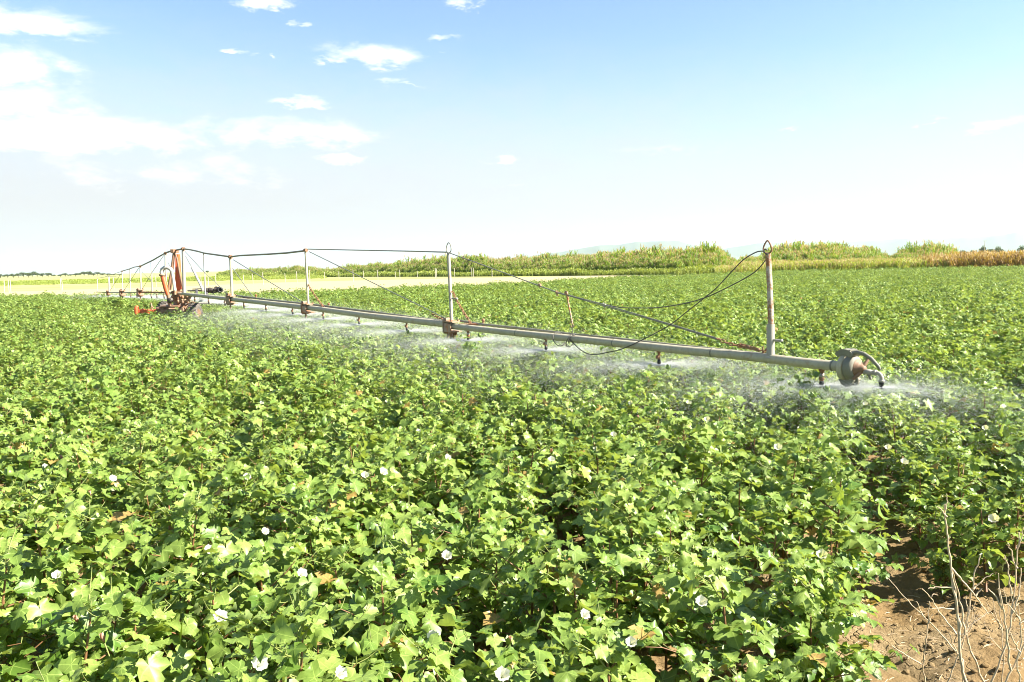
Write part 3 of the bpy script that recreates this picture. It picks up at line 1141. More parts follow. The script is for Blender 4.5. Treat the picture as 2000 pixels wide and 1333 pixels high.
# wheels
def wheel(c_, axis, rad, wd):
    axis = Vector(axis).normalized()
    b = MB()
    prof = [(-wd * .38, rad * .58), (-wd * .5, rad * .72), (-wd * .48, rad * .88), (-wd * .36, rad * .95), (0, rad * .965), (wd * .36, rad * .95), (wd * .48, rad * .88), (wd * .5, rad * .72), (wd * .38, rad * .58)]
    b.lathe(c_, axis, prof, 36)
    x = axis.orthogonal().normalized()
    y = axis.cross(x)
    for i in range(22):
        a = 2 * PI * i / 22
        for s in (-1, 1):
            rr = x * math.cos(a + s * .06) + y * math.sin(a + s * .06)
            tt = (-x * math.sin(a) + y * math.cos(a))
            b.box(Vector(c_) + rr * rad * .97 + axis * s * wd * .25, (tt + axis * s * .5).normalized(), rr, (axis - tt * s * .5).normalized(), rad * .09, rad * .10, wd * .5)
    ty = part(b, 'wheel', M['tyre'])
    b = MB()
    b.lathe(c_, axis, [(-wd * .3, 0), (-wd * .3, rad * .15), (-wd * .12, rad * .2), (-wd * .12, rad * .5), (-wd * .4, rad * .58), (-wd * .4, rad * .6), (wd * .4, rad * .6), (wd * .4, rad * .58), (wd * .12, rad * .5), (wd * .12, rad * .2), (wd * .3, rad * .15), (wd * .3, 0)], 28)
    part(b, 'rim', M['brown'], ty)


wc = W(383, 612, -.2)
wheel(Vector((wc.x, wc.y, .42)), bx_ * .98 + by_ * .12 + UPV * .16, .40, .24)
wc = W(356, 612, 1.2)
wheel(Vector((wc.x, wc.y, .42)), bx_ * .72 - by_ * .69, .42, .22)
wc = W(322, 612, .9)
wheel(Vector((wc.x, wc.y, .42)), bx_, .42, .22)
b = MB()
b.tube([W(356, 608, -.1), W(372, 606, -.1), W(383, 606, -.2)], .035, 8)
b.tube([W(360, 598, -.1), W(376, 590, -.2), W(384, 594, -.2)], .022, 8)
b.tube([W(356, 610, .3), W(356, 612, 1.2)], .035, 8)
b.tube([W(330, 610, .3), W(322, 612, .9)], .035, 8)
part(b, 'axle', M['brown'])
b = MB()
b.box(W(400, 592.5, .3), bx_, by_, UPV, .34, .10, .035)
part(b, 'step_board', M['white_pipe'])
# dark gun sprinkler lying behind the arm
b = MB()
g0, g1 = P(380, 568, 22.6), P(402, 567.5, 22.4)
b.tube([g0 - (g1 - g0) * .6, g1], .022, 8)
b.tube([P(376, 565, 22.6), P(396, 564, 22.5)], .014, 8)
gp = part(b, 'gun_sprinkler', M['galv_dark'])
b = MB()
for i, (u, v, r, l_) in enumerate(((404, 568, .075, .10), (408.5, 566.5, .06, .05), (412.5, 567, .072, .09), (417, 567.5, .045, .10), (421, 566, .065, .05), (424, 566, .05, .07))):
    p = P(u, v, 22.3)
    b.lathe(p, bx_ + UPV * .05, [(-l_ / 2, 0), (-l_ / 2, r), (-l_ / 4, r * 1.05), (l_ / 4, r * .8), (l_ / 2, r), (l_ / 2, 0)], 14)
b.tube([P(418, 563, 22.3), P(422, 560.5, 22.3), P(426, 562, 22.3)], .016, 8)
b.tube([P(410, 571, 22.3), P(416, 573, 22.3), P(424, 570, 22.3)], .018, 8)
part(b, 'gear_unit', M['dark_metal'], gp)
b = MB()
b.lathe(P(429, 566.3, 22.2), bx_ * .6 - by_ * .8, [(-.06, 0), (-.06, .07), (-.03, .085), (.03, .085), (.06, .07), (.06, .045), (-.01, .04), (-.01, 0)], 18)
part(b, 'gun_mouth', M['black'], gp)
b = MB()
b.tube([P(384, 566, 22.6), Q(384, 577)], .03, 8)
b.tube([P(404, 572, 22.3), Q(404, 579)], .03, 8)
part(b, 'gun_bracket', M['dark_metal'], gp)


# ------------------------------------------------------------------ cotton
def leaf_template(ln=(.58, .86, 1.0, .86, .58), sr=(.36, .56, .66, .66, .56, .36)):
    lob = [-125, -62, 0, 62, 125]
    si = [-165, -93, -31, 31, 93, 165]
    V = [(0, 0, 0)]

    def pol(a, r, z):
        V.append((r * math.sin(R(a)), r * math.cos(R(a)), z))
        return len(V) - 1

    S = [pol(a, r, .045) for a, r in zip(si, sr)]
    Fc = []
    for i, (a, l_) in enumerate(zip(lob, ln)):
        md = pol(a, l_ * .5, -.03)
        s1 = pol(a - 20, l_ * .85, .03)
        tp = pol(a, l_, -.05)
        s2 = pol(a + 20, l_ * .85, .03)
        sl, sr_ = S[i], S[i + 1]
        Fc += [(0, sl, md), (sl, s1, md), (s1, tp, md), (tp, s2, md), (s2, sr_, md), (sr_, 0, md)]
    V = np.array(V)
    F_ = [(c, b_, a) for (a, b_, c) in Fc]
    # orient so that normals point up
    a, b_, c = V[F_[0][0]], V[F_[0][1]], V[F_[0][2]]
    if np.cross(b_ - a, c - a)[2] < 0:
        F_ = [(f[0], f[2], f[1]) for f in F_]
    return V, np.array(F_)


LV, LF = leaf_template()
LVS = [LV, leaf_template((.62, .80, 1.0, .80, .62), (.40, .62, .64, .64, .62, .40))[0], leaf_template((.64, .72, 1.02, .72, .64), (.42, .66, .72, .72, .66, .42))[0]]
SUNV = np.array(sdir)


def leaves_mesh(name, leaves, material, rg):
    """leaves: (position, heading, normal, size, tint)"""
    nv, nf = len(LV), len(LF)
    n = len(leaves)
    V = np.zeros((n * nv, 3))
    TI = np.zeros(n * nv)
    for i, (p, hd, nr, sz, ti) in enumerate(leaves):
        nr = nr / np.linalg.norm(nr)
        hd = hd - nr * hd.dot(nr)
        hd /= np.linalg.norm(hd) + 1e-9
        sdv = np.cross(hd, nr)
        L = LVS[(0, 0, 1, 1, 2)[rg.integers(5)]].copy()
        L[:, :2] *= (1 + .14 * rg.standard_normal((nv, 2)) * (np.abs(LV[:, :1]) > .3))
        wdt = rg.uniform(.82, 1.12)
        cup = rg.normal(.10, .42)
        drp = rg.uniform(.0, .85)
        L[:, 2] = LV[:, 2] * rg.uniform(.6, 2.2) + cup * LV[:, 0] ** 2 - drp * np.sign(LV[:, 1]) * LV[:, 1] ** 2 * .6 + .05 * rg.standard_normal(nv)
        L *= sz
        V[i * nv:(i + 1) * nv] = p + L[:, :1] * sdv * wdt + L[:, 1:2] * hd + L[:, 2:] * nr
        TI[i * nv:(i + 1) * nv] = ti
    FA = (LF[None] + (np.arange(n) * nv)[:, None, None]).reshape(-1, 3)
    me = bpy.data.meshes.new(name)
    me.vertices.add(len(V))
    me.vertices.foreach_set('co', V.ravel())
    me.loops.add(FA.size)
    me.loops.foreach_set('vertex_index', FA.ravel().astype(np.int32))
    me.polygons.add(len(FA))
    me.polygons.foreach_set('loop_start', np.arange(0, FA.size, 3, dtype=np.int32))
    me.polygons.foreach_set('use_smooth', np.ones(len(FA), dtype=bool))
    uvl = me.uv_layers.new(name='leafuv')
    uvs = np.tile(LV[:, :2] * .45 + .5, (n, 1))[FA.ravel()]
    me.update(calc_edges=True)
    uvl = me.uv_layers['leafuv']
    uvl.data.foreach_set('uv', uvs.ravel())
    at = me.attributes.new('tint', 'FLOAT', 'POINT')
    at.data.foreach_set('value', TI)
    me.materials.append(material)
    me.validate()
    return me


def set_tint(me, vals):
    at = me.attributes.new('tint', 'FLOAT', 'POINT')
    at.data.foreach_set('value', vals)


def grow_plant(seed, H, rad):
    rg = np.random.default_rng(seed)
    rr = random.Random(seed)
    leaves = []
    st_ = MB()
    lean = np.array([rr.uniform(-.06, .06), rr.uniform(-.06, .06), 0])
    node = lambda z: np.array([0, 0, z]) + lean * (z / H) ** 1.5
    st_.tube([node(z) for z in np.linspace(-.02, H * .97, 7)], [.0075, .007, .006, .0052, .0045, .0036, .0025], 6, 0)
    az = rr.uniform(0, 2 * PI)
    z = .09
    bolls = []
    tips = []

    def leaf(p, out, big, top=0.0):
        pl = rr.uniform(.035, .085) * (1.0 - .35 * top)
        pd = out * rr.uniform(.4, 1.0) + np.array([rr.uniform(-.4, .4), rr.uniform(-.4, .4), rr.uniform(.25, .95)])
        pd /= np.linalg.norm(pd)
        q = p + pd * pl
        st_.tube([p, p + pd * pl * .5 + np.array([0, 0, -.003]), q], .0013, 3, 1, caps=False)
        nr = np.array([0, 0, 1.0]) + SUNV * .45 + out * rr.uniform(-.1, .55) + rg.normal(0, .34, 3)
        hd = out * 1.0 + rg.normal(0, .55, 3) + np.array([0, 0, -.3])
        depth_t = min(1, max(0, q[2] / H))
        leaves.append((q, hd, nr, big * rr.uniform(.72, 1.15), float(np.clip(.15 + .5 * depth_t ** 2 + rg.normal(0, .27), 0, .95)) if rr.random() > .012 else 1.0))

    while z < H:
        f = z / H
        az += 2.4 + rr.uniform(-.4, .4)
        ln = rad * (1.0 - .62 * f ** 1.6) * rr.uniform(.75, 1.15)
        el = R(rr.uniform(20, 48))
        out = np.array([math.cos(az), math.sin(az), 0])
        p0 = node(z)
        pts = [p0]
        k = max(2, int(ln / .047))
        for i in range(k):
            step = out * math.cos(el) + np.array([0, 0, math.sin(el)]) + rg.normal(0, .12, 3)
            el *= .9
            pts.append(pts[-1] + step * ln / k)
        st_.tube(pts, [.0035 * (1 - .6 * i / k) for i in range(k + 1)], 4, 0 if f < .8 else 1, caps=False)
        for i, p in enumerate(pts[1:]):
            sz = rr.uniform(.039, .070) * (1 - .35 * f ** 4)
            o2 = out + rg.normal(0, .5, 3) * np.array([1, 1, 0])
            leaf(p, o2, sz, f)
            if rr.random() < .4 + .5 * f:
                leaf(p, -o2 + out * .4, sz * .85, f)
            if rr.random() < .05 and z > .15:
                bolls.append(p)
        tips.append(pts[-1])
        leaf(p0, out, rr.uniform(.05, .078) * (1 - .3 * f ** 3), f)
        z += rr.uniform(.034, .050)
    for i in range(5):
        a = rr.uniform(0, 2 * PI)
        leaf(node(H), np.array([math.cos(a), math.sin(a), 0]), rr.uniform(.026, .048), 1)
    return leaves, st_, bolls[:3], tips, rg


def boll_mb(p, rr, s=1.0):
    b_ = MB()
    p = Vector(p)
    d_ = Vector((rr.uniform(-.5, .5), rr.uniform(-.5, .5), rr.uniform(.3, 1))).normalized()
    b_.tube([p, p + d_ * .03 * s], .002, 4, 1)
    b_.lathe(p + d_ * .03 * s, d_, [(0, .001), (.002 * s, .010 * s), (.010 * s, .0165 * s), (.020 * s, .0165 * s), (.030 * s, .010 * s), (.038 * s, .003 * s), (.040 * s, 0)], 10)
    x = d_.orthogonal().normalized()
    y = d_.cross(x)
    o_ = p + d_ * .028 * s
    for k in range(3):
        a = 2 * PI * k / 3
        r0 = x * math.cos(a) + y * math.sin(a)
        r1 = x * math.cos(a + .9) + y * math.sin(a + .9)
        r2 = x * math.cos(a - .9) + y * math.sin(a - .9)
        b_.add([o_, o_ + r1 * .018 * s + d_ * .012 * s, o_ + (r1 + r0) * .013 * s + d_ * .034 * s, o_ + r0 * .022 * s + d_ * .045 * s, o_ + (r2 + r0) * .013 * s + d_ * .034 * s, o_ + r2 * .018 * s + d_ * .012 * s],
               [(0, 1, 2), (0, 2, 3), (0, 3, 4), (0, 4, 5)], 0)
    return b_


def flower_mb(kind=0, seed=0):
    """a cotton flower: five overlapping petals in a cup with leafy bracts; kind 1 is rolled up and withered"""
    rr = random.Random(seed)
    b_ = MB()
    s = 1.0 if kind == 0 else .6
    d_ = Vector((0, 0, 1))
    n = 5
    for k in range(n):
        a0 = 2 * PI * k / n
        ri = []
        rows = [(0, .003, .3), (.010, .010, .7), (.024, .018, .95), (.036, .027, 1.0), (.044, .035, .72)]
        if kind == 1:
            rows = [(0, .003, .3), (.010, .007, .7), (.024, .009, .95), (.038, .007, 1.0), (.046, .009, .8)]
        vs_ = []
        for (z, r, wd) in rows:
            for j in range(5):
                t_ = (j - 2) / 2
                a = a0 + t_ * wd * .85 + .15 * z / .04
                rz = r * (1 + .10 * math.cos(t_ * PI * 1.5) + rr.uniform(-.05, .05)) + .0016 * t_
                vs_.append((rz * math.cos(a) * s * 1.0, rz * math.sin(a) * s, (z - (.006 * t_ * t_ if z > .03 else 0) + rr.uniform(-.0015, .0015)) * s))
        b_.add(vs_, [(i * 5 + j, i * 5 + j + 1, (i + 1) * 5 + j + 1, (i + 1) * 5 + j) for i in range(4) for j in range(4)], 0)
    return b_


def bract_mb(seed=0):
    b_ = MB()
    for k in range(3):
        a = 2 * PI * k / 3
        c = lambda an, r, z: (r * math.cos(an), r * math.sin(an), z)
        vs_ = [c(a, .002, -.006), c(a + .8, .014, .004), c(a + .6, .021, .016), c(a + .3, .021, .026), c(a, .025, .032), c(a - .3, .021, .026), c(a - .6, .021, .016), c(a - .8, .014, .004)]
        b_.add(vs_, [(0, i, i + 1) for i in range(1, 7)], 0)
    b_.tube([(0, 0, -.09), (0, 0, -.004)], [.0022, .003], 6, 1)
    return b_


NVAR = 7
VAR = []       # (foliage mesh, stem mesh, boll meshes)
rs = random.Random(5)
for k in range(NVAR):
    H = (.58, .55, .60, .53, .57, .61, .52)[k]
    leaves, st_, bolls, tips, rg = grow_plant(100 + k, H, (.29, .28, .31, .27, .29, .30, .25)[k])
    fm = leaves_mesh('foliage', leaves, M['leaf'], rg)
    sm = st_.mesh('stem', [M['stem'], M['petiole']])
    bm_ = []
    for p in bolls:
        bb = boll_mb(p, rs)
        me = bb.mesh('boll', [M['boll'], M['petiole']])
        set_tint(me, [rs.random()] * len(me.vertices))
        bm_.append(me)
    VAR.append((fm, sm, bm_, H))
FLW = []
for k in range(4):
    me = flower_mb(0, k).mesh('flower', [M['petal']])
    set_tint(me, [rs.uniform(.3, 1)] * len(me.vertices))
    FLW.append(me)
PNK = flower_mb(1, 9).mesh('withered_flower', [M['pink']])
set_tint(PNK, [.5] * len(PNK.vertices))
BRC = bract_mb().mesh('bract', [M['boll'], M['petiole']])
set_tint(BRC, [.5] * len(BRC.vertices))
print('leaf faces per plant', [len(v[0].polygons) for v in VAR])

# the bare soil shown in the photograph (corner and furrow)
def poly_of(px):
    return [(G(u, v, 0).x, G(u, v, 0).y) for u, v in px]


GAPS = [(poly_of([(1700, 1700), (1705, 1310), (1770, 1262), (1850, 1268), (1930, 1222), (2100, 1150), (2600, 1090), (2600, 1700)]), .02),
        (poly_of([(1770, 1262), (1722, 1120), (1712, 1040), (1735, 1035), (1775, 1120), (1830, 1258)]), .07),
]


def inside(pt, pl):
    x, y = pt
    c = False
    j = len(pl) - 1
    for i in range(len(pl)):
        if (pl[i][1] > y) != (pl[j][1] > y) and x < (pl[j][0] - pl[i][0]) * (y - pl[i][1]) / (pl[j][1] - pl[i][1]) + pl[i][0]:
            c = not c
        j = i
    return c


def pdist(pt, pl):
    if inside(pt, pl):
        return 0
    best = 1e9
    for i in range(len(pl)):
        a, c = pl[i], pl[(i + 1) % len(pl)]
        dx, dy = c[0] - a[0], c[1] - a[1]
        t_ = max(0, min(1, ((pt[0] - a[0]) * dx + (pt[1] - a[1]) * dy) / (dx * dx + dy * dy)))
        best = min(best, math.hypot(pt[0] - a[0] - t_ * dx, pt[1] - a[1] - t_ * dy))
    return best


rp = random.Random(11)
plants = []
SPC = .145
for i in range(-124, 125):
    off = i * RS
    s = -30.0
    while s < 95:
        s += SPC * rp.uniform(.75, 1.25)
        x = rnor.x * off + rdir.x * s + rp.gauss(0, .12)
        y = rnor.y * off + rdir.y * s + rp.gauss(0, .12)
        if math.hypot(x, y) > 9:
            x += rp.uniform(-.2, .2)
            y += rp.uniform(-.2, .2)
        if y < .7 or (abs(x) < 1.0 and y < 1.25):
            continue
        az = math.atan2(x, y)
        r_ = math.hypot(x, y)
        if abs(az) > R(48) and r_ > 14:
            continue
        if abs(az) > R(40) and r_ > 30:
            continue
        if r_ > edge_r(az) + .8 * noise.noise((x * .3, y * .3, 4)):
            continue
        sc = rp.uniform(.86, 1.16) * (1 + .14 * noise.noise((x * .9, y * .9, 0)))
        if abs(x - BO.x * y / BO.y) < 2.3 and BO.y - 9 < y < BO.y + 1.5:
            sc *= .84 if y < BO.y - 3 else .70
        if y < 8:
            skip = False
            for pl, mg in GAPS:
                dd = pdist((x, y), pl)
                if dd < mg:
                    skip = True
                elif dd < mg + .2:
                    sc *= .8
            if skip:
                continue
        plants.append((x, y, sc, rp.uniform(0, 2 * PI), rp.randrange(NVAR), r_))
for i in range(900):
    x, y = rp.uniform(-9, 10), rp.uniform(1.4, 10.5)
    if abs(x) > y * .75 + 1 or (abs(x) < 1.0 and y < 1.4) or min(pdist((x, y), g[0]) for g in GAPS) < .10:
        continue
    if min((x - p[0]) ** 2 + (y - p[1]) ** 2 for p in plants) < .17 ** 2:
        continue
    plants.append((x, y, rp.uniform(.80, 1.08), rp.uniform(0, 2 * PI), rp.randrange(NVAR), math.hypot(x, y)))
for (u, v) in ((1318, 1290), (1372, 1352), (1300, 1390)):
    q = G(u, v, 0)
    plants.append((q.x, q.y, .95, u * .7, u % NVAR, math.hypot(q.x, q.y)))
print('plants', len(plants))

# flowers of the photograph
fl_px = [(110, 1112), (85, 907), (425, 1186), (515, 1035), (585, 1107), (500, 1272), (660, 1303), (844, 1237), (713, 928), (745, 921), (978, 1302), (1138, 1195), (1232, 1245),
         (1368, 1168), (1013, 968), (980, 892), (1077, 894), (872, 891), (870, 1083), (1216, 946), (1295, 1080), (1164, 875), (1198, 848), (1382, 818), (1565, 832), (1660, 827),
         (1765, 900), (1925, 835), (1735, 868), (757, 783), (815, 838), (727, 717), (510, 785), (595, 806), (217, 932), (1345, 787), (1233, 785), (480, 925), (1605, 1080),
         (1943, 1010), (268, 777), (770, 720), (194, 798), (1690, 788), (1098, 745), (1520, 872), (404, 1066)]
NEAR = 300
inview = []
rest = []
for p in plants:
    q = proj((p[0], p[1], .5 * p[2]))
    if q and -60 < q[0] < 2060 and q[1] < 1520 and len(inview) < 10 ** 9:
        inview.append(p)
    else:
        rest.append(p)
inview.sort(key=lambda p: p[5])
near = inview[:NEAR]
rest += inview[NEAR:]
near_max = near[-1][5]
print('near set reaches', near_max)
# give each flower to the closest near plant
flw_of = {}
far_flowers = []
for (u, v) in fl_px:
    w_ = G(u, v, .62)
    if math.hypot(w_.x, w_.y) < near_max:
        i = min((i for i in range(len(near)) if i not in flw_of), key=lambda i: (near[i][0] - w_.x) ** 2 + (near[i][1] - w_.y) ** 2)
        flw_of[i] = (w_, u, v)
    else:
        far_flowers.append(w_)
bands = [('along the bottom edge', 1150, 2000), ('in the near field', 1000, 1150), ('across the foreground', 880, 1000), ('below the spray', 0, 880)]
order = {}
for k, (txt, lo_, hi_) in enumerate(bands):
    ids = sorted([i for i, (w_, u, v) in flw_of.items() if lo_ <= v < hi_], key=lambda i: flw_of[i][1])
    for n_, i in enumerate(ids):
        order[i] = 'cotton plant with an open white flower, %s from left %s' % (ORD[n_], txt)
rl = random.Random(21)
for i, (x, y, sc, rz, k, r_) in enumerate(near):
    e_ = empty('cotton_plant', (x, y, 0.0), rz)
    e_.scale = (sc, sc, sc)
    fm, sm, bm_, H = VAR[k]
    for nm, me in [('foliage', fm), ('stem', sm)] + [('boll', q) for q in bm_]:
        o_ = bpy.data.objects.new(nm, me)
        COL.objects.link(o_)
        o_.parent = e_
    kinds = ['with green leaves']
    lab = None
    if i in flw_of:
        w_, u, v = flw_of[i]
        inv = Matrix.Translation((x, y, 0)) @ Matrix.Rotation(rz, 4, 'Z') @ Matrix.Scale(sc, 4)
        inv = inv.inverted()
        f_ = bpy.data.objects.new('flower', FLW[i % 4])
        COL.objects.link(f_)
        f_.parent = e_
        wz = max(.56, H * sc + .02)
        ww = G(u, v, wz)
        f_.location = inv @ ww
        f_.location.z -= rl.uniform(.01, .035)
        sf = rl.uniform(.46, .62) / sc
        f_.scale = (sf, sf, sf)
        tl = Vector((-ww.x * .25 + rl.uniform(-.5, .5) + .25, -.75, 1.0)).normalized()
        f_.rotation_euler = (Matrix.Rotation(-rz, 3, 'Z') @ tl).to_track_quat('Z', 'Y').to_euler()
        c_ = bpy.data.objects.new('bract', BRC)
        COL.objects.link(c_)
        c_.parent = f_
        lab = order[i]
    elif rl.random() < .2:
        f_ = bpy.data.objects.new('withered_flower', PNK)
        COL.objects.link(f_)
        f_.parent = e_
        f_.location = (rl.uniform(-.12, .12), rl.uniform(-.12, .12), H * .93)
        f_.rotation_euler = (rl.uniform(-.4, .4), rl.uniform(-.4, .4), 0)
        c_ = bpy.data.objects.new('bract', BRC)
        COL.objects.link(c_)
        c_.parent = f_
        c_.scale = (.8, .8, .8)
        lab = 'cotton plant with a withered pinkish brown flower among its leaves'
    if lab is None:
        gd = min(pdist((x, y), g[0]) for g in GAPS[:2])
        if gd < .45:
            lab = 'green cotton plant without a flower, standing at the bare brown soil'
        elif x < -.25 * y:
            lab = 'green cotton plant without a flower in the dense crop, left part of the foreground'
        elif x > .2 * y:
            lab = 'green cotton plant without a flower in the dense crop, right part of the foreground'
        else:
            lab = 'green cotton plant without a flower in the dense crop, middle of the foreground'
    tag(e_, lab, 'cotton plant', 'cotton plants in the foreground')


# ------------------------------------------------------------------ scattering one object over points (for what nobody could count)
def scatter(name, pts, rots, scales, idx, meshes, label, cat, extra=None):
    """pts with rotation/scale; meshes: lists of mesh data (each a list to be joined)"""
    me = bpy.data.meshes.new(name)
    n = len(pts)
    me.vertices.add(n)
    me.vertices.foreach_set('co', np.array(pts, dtype=np.float32).ravel())
    for nm, tp, vals in (('rot', 'FLOAT_VECTOR', rots), ('scl', 'FLOAT_VECTOR', scales), ('idx', 'INT', idx)):
        a = me.attributes.new(nm, tp, 'POINT')
        a.data.foreach_set('vector' if tp == 'FLOAT_VECTOR' else 'value', np.array(vals, dtype=np.int32 if tp == 'INT' else np.float32).ravel())
    ob = bpy.data.objects.new(name, me)
    COL.objects.link(ob)
    ng = bpy.data.node_groups.new(name, 'GeometryNodeTree')
    ng.interface.new_socket('Geometry', in_out='INPUT', socket_type='NodeSocketGeometry')
    ng.interface.new_socket('Geometry', in_out='OUTPUT', socket_type='NodeSocketGeometry')
    N, L = ng.nodes, ng.links
    gi, go = N.new('NodeGroupInput'), N.new('NodeGroupOutput')
    jn = N.new('GeometryNodeJoinGeometry')
    for k, ms in enumerate(meshes):
        j2 = N.new('GeometryNodeJoinGeometry')
        for me_ in ms:
            src = bpy.data.objects.new('source_' + me_.name, me_)
            oi = N.new('GeometryNodeObjectInfo')
            oi.inputs['Object'].default_value = src
            L.new(oi.outputs['Geometry'], j2.inputs[0])
        g2 = N.new('GeometryNodeGeometryToInstance')
        L.new(j2.outputs[0], g2.inputs[0])
        L.new(g2.outputs[0], jn.inputs[0])
    ip = N.new('GeometryNodeInstanceOnPoints')
    ip.inputs['Pick Instance'].default_value = True
    L.new(gi.outputs[0], ip.inputs['Points'])
    L.new(jn.outputs[0], ip.inputs['Instance'])

    def attr(nm, tp):
        x = N.new('GeometryNodeInputNamedAttribute')
        x.data_type = tp
        x.inputs['Name'].default_value = nm
        return x.outputs['Attribute']

    L.new(attr('idx', 'INT'), ip.inputs['Instance Index'])
    L.new(attr('rot', 'FLOAT_VECTOR'), ip.inputs['Rotation'])
    L.new(attr('scl', 'FLOAT_VECTOR'), ip.inputs['Scale'])
    L.new(ip.outputs[0], go.inputs[0])
    md = ob.modifiers.new('scatter', 'NODES')
    md.node_group = ng
    tag(ob, label, cat, kind='stuff')
    return ob


sets = []
for k in range(NVAR):
    sets.append([VAR[k][0], VAR[k][1]] + VAR[k][2])
scatter('cotton_crop', [(p[0], p[1], 0) for p in rest], [(0, 0, p[3]) for p in rest], [(p[2],) * 3 for p in rest], [p[4] for p in rest], sets,
        'dense green cotton crop stretching away beyond the foreground plants', 'cotton crop')

# ------------------------------------------------------------------ reeds and grasses far off
def blade_clump(seed, n, spread, wd, leafy, plume, m0, curve=.25, h=(.6, 1.0)):
    rr = random.Random(seed)
    b_ = MB()
    tin = []

    def ribbon(pts, wds, mi, ti, side):
        vs_ = []
        for p, w_ in zip(pts, wds):
            vs_ += [p - side * w_, p + side * w_]
        b_.add(vs_, [(2 * i, 2 * i + 1, 2 * i + 3, 2 * i + 2) for i in range(len(pts) - 1)], mi)
        tin.extend([ti] * len(vs_))

    for i in range(n):
        a, r = rr.uniform(0, 2 * PI), spread * math.sqrt(rr.random())
        p = Vector((r * math.cos(a), r * math.sin(a), 0))
        hh = rr.uniform(*h)
        ln = Vector((rr.gauss(0, .08), rr.gauss(0, .08), 0))
        pts = [p + ln * (t_ ** 2) * hh + Vector((0, 0, hh * t_)) for t_ in (0, .35, .7, 1)]
        an = rr.uniform(0, PI)
        side = Vector((math.cos(an), math.sin(an), 0))
        ti = min(1, max(0, rr.gauss(.42, .22)))
        ribbon(pts, [wd * .6, wd * .5, wd * .4, wd * .12], 0, ti, side)
        for k in range(leafy):
            f = rr.uniform(.12, .95)
            q = p + ln * f * f * hh + Vector((0, 0, hh * f))
            an2 = rr.uniform(0, 2 * PI)
            o2 = Vector((math.cos(an2), math.sin(an2), 0))
            l_ = rr.uniform(.10, .22)
            s2 = Vector((-o2.y, o2.x, 0))
            ribbon([q, q + o2 * l_ * .25 + Vector((0, 0, l_ * .7)), q + o2 * l_ * .6 + Vector((0, 0, l_ * rr.uniform(.6, 1.3)))], [wd * .7, wd, wd * .1], 0, min(1, max(0, ti + rr.uniform(-.2, .2) + .7 * (f - .55))), s2)
        if plume and rr.random() < plume:
            q = pts[-1]
            for k in range(4):
                dv = Vector((rr.gauss(0, .022), rr.gauss(0, .022), .10 + rr.random() * .05))
                s2 = Vector((-dv.y, dv.x, 0)).normalized()
                ribbon([q - Vector((0, 0, .03)), q + dv * .5, q + dv], [.003, .009, .002], 1, rr.random(), s2)
    me = b_.mesh('blades', [m0, M['plume']])
    set_tint(me, tin)
    return me


REED = [[blade_clump(k, 20, .15, .011, 10, (.1, .2, .3, .4)[k], M['reed'])] for k in range(4)]
GOLD = [[blade_clump(20 + k, 36, .30, .022, 3, .25, M['golden'], h=(.55, 1.0))] for k in range(3)]
RUSS = [[blade_clump(30 + k, 36, .30, .022, 3, .3, M['russet'], h=(.55, 1.0))] for k in range(3)]
LOWG = [[blade_clump(40 + k, 40, .5, .05, 1, 0, M['lowgrass'], h=(.4, 1.0))] for k in range(3)]

reed_top = [(430, 533), (450, 529), (500, 526), (560, 524), (600, 520), (640, 526), (680, 521), (720, 517), (760, 514), (800, 512), (850, 508), (880, 506), (925, 502), (1000, 505), (1060, 502),
            (1100, 500), (1150, 498), (1200, 495), (1280, 491), (1340, 488), (1400, 487), (1412, 490), (1425, 502), (1440, 505), (1490, 499), (1510, 485), (1560, 482), (1620, 480), (1680, 483), (1705, 487),
            (1725, 499), (1745, 503), (1760, 490), (1800, 484), (1850, 481), (1865, 490), (1880, 500)]
reed_dist = [(430, 200), (600, 172), (700, 160), (800, 143), (900, 130), (1000, 121), (1100, 115), (1200, 108), (1330, 100), (1420, 100), (1500, 106), (1900, 106)]
rr = random.Random(77)


def place(u, d):
    return d * (u - 1000) / F, d


pts, rot, scl, idx = [], [], [], []
for i in range(9500):
    u = rr.uniform(430, 1880)
    d0 = np.interp(u, *zip(*reed_dist))
    # more per column where it is near; three lines deep
    dd = rr.random() ** 1.15
    d = d0 - 1.5 + dd * 9
    tv = np.interp(u, *zip(*reed_top))
    hz = 540 - .0225 * u
    H = EYE + (hz - tv) * d0 / F
    wob = 1 + .10 * noise.noise((u * .05, dd * 2, 0)) + .10 * noise.noise((u * .16, dd * 5, 3)) + .05 * noise.noise((u * .02, 0, 7))
    H *= (.36 + .72 * min(1, dd * 1.3) ** .55) * wob * rr.uniform(.8, 1.08) * .87
    H = max(.4, H)
    if rr.random() < .10:
        H *= rr.uniform(1.08, 1.3)
    if 1422 < u < 1500 and rr.random() < .3:
        H *= .7
    x, y = place(u, d)
    pts.append((x, y, 0))
    rot.append((rr.gauss(0, .07), rr.gauss(0, .07), rr.uniform(0, 6.28)))
    scl.append((H * rr.uniform(.9, 1.5), H * rr.uniform(.9, 1.5), H))
    idx.append(rr.randrange(4))
scatter('reed_bed', pts, rot, scl, idx, REED, 'tall yellow green reed bed with feathery tops along the far side of the field', 'reeds')
# low grass in front of the reeds
pts, rot, scl, idx = [], [], [], []
for i in range(3800):
    u = rr.uniform(430, 1420)
    d0 = np.interp(u, *zip(*reed_dist))
    d = d0 - rr.random() * 4.5 - .2
    x, y = place(u, d)
    pts.append((x, y, 0))
    rot.append((0, 0, rr.uniform(0, 6.28)))
    H = rr.uniform(.25, .95) * (1 + .5 * noise.noise((x * .2, 0, 5)))
    scl.append((H * 1.3, H * 1.3, H))
    idx.append(rr.randrange(3))
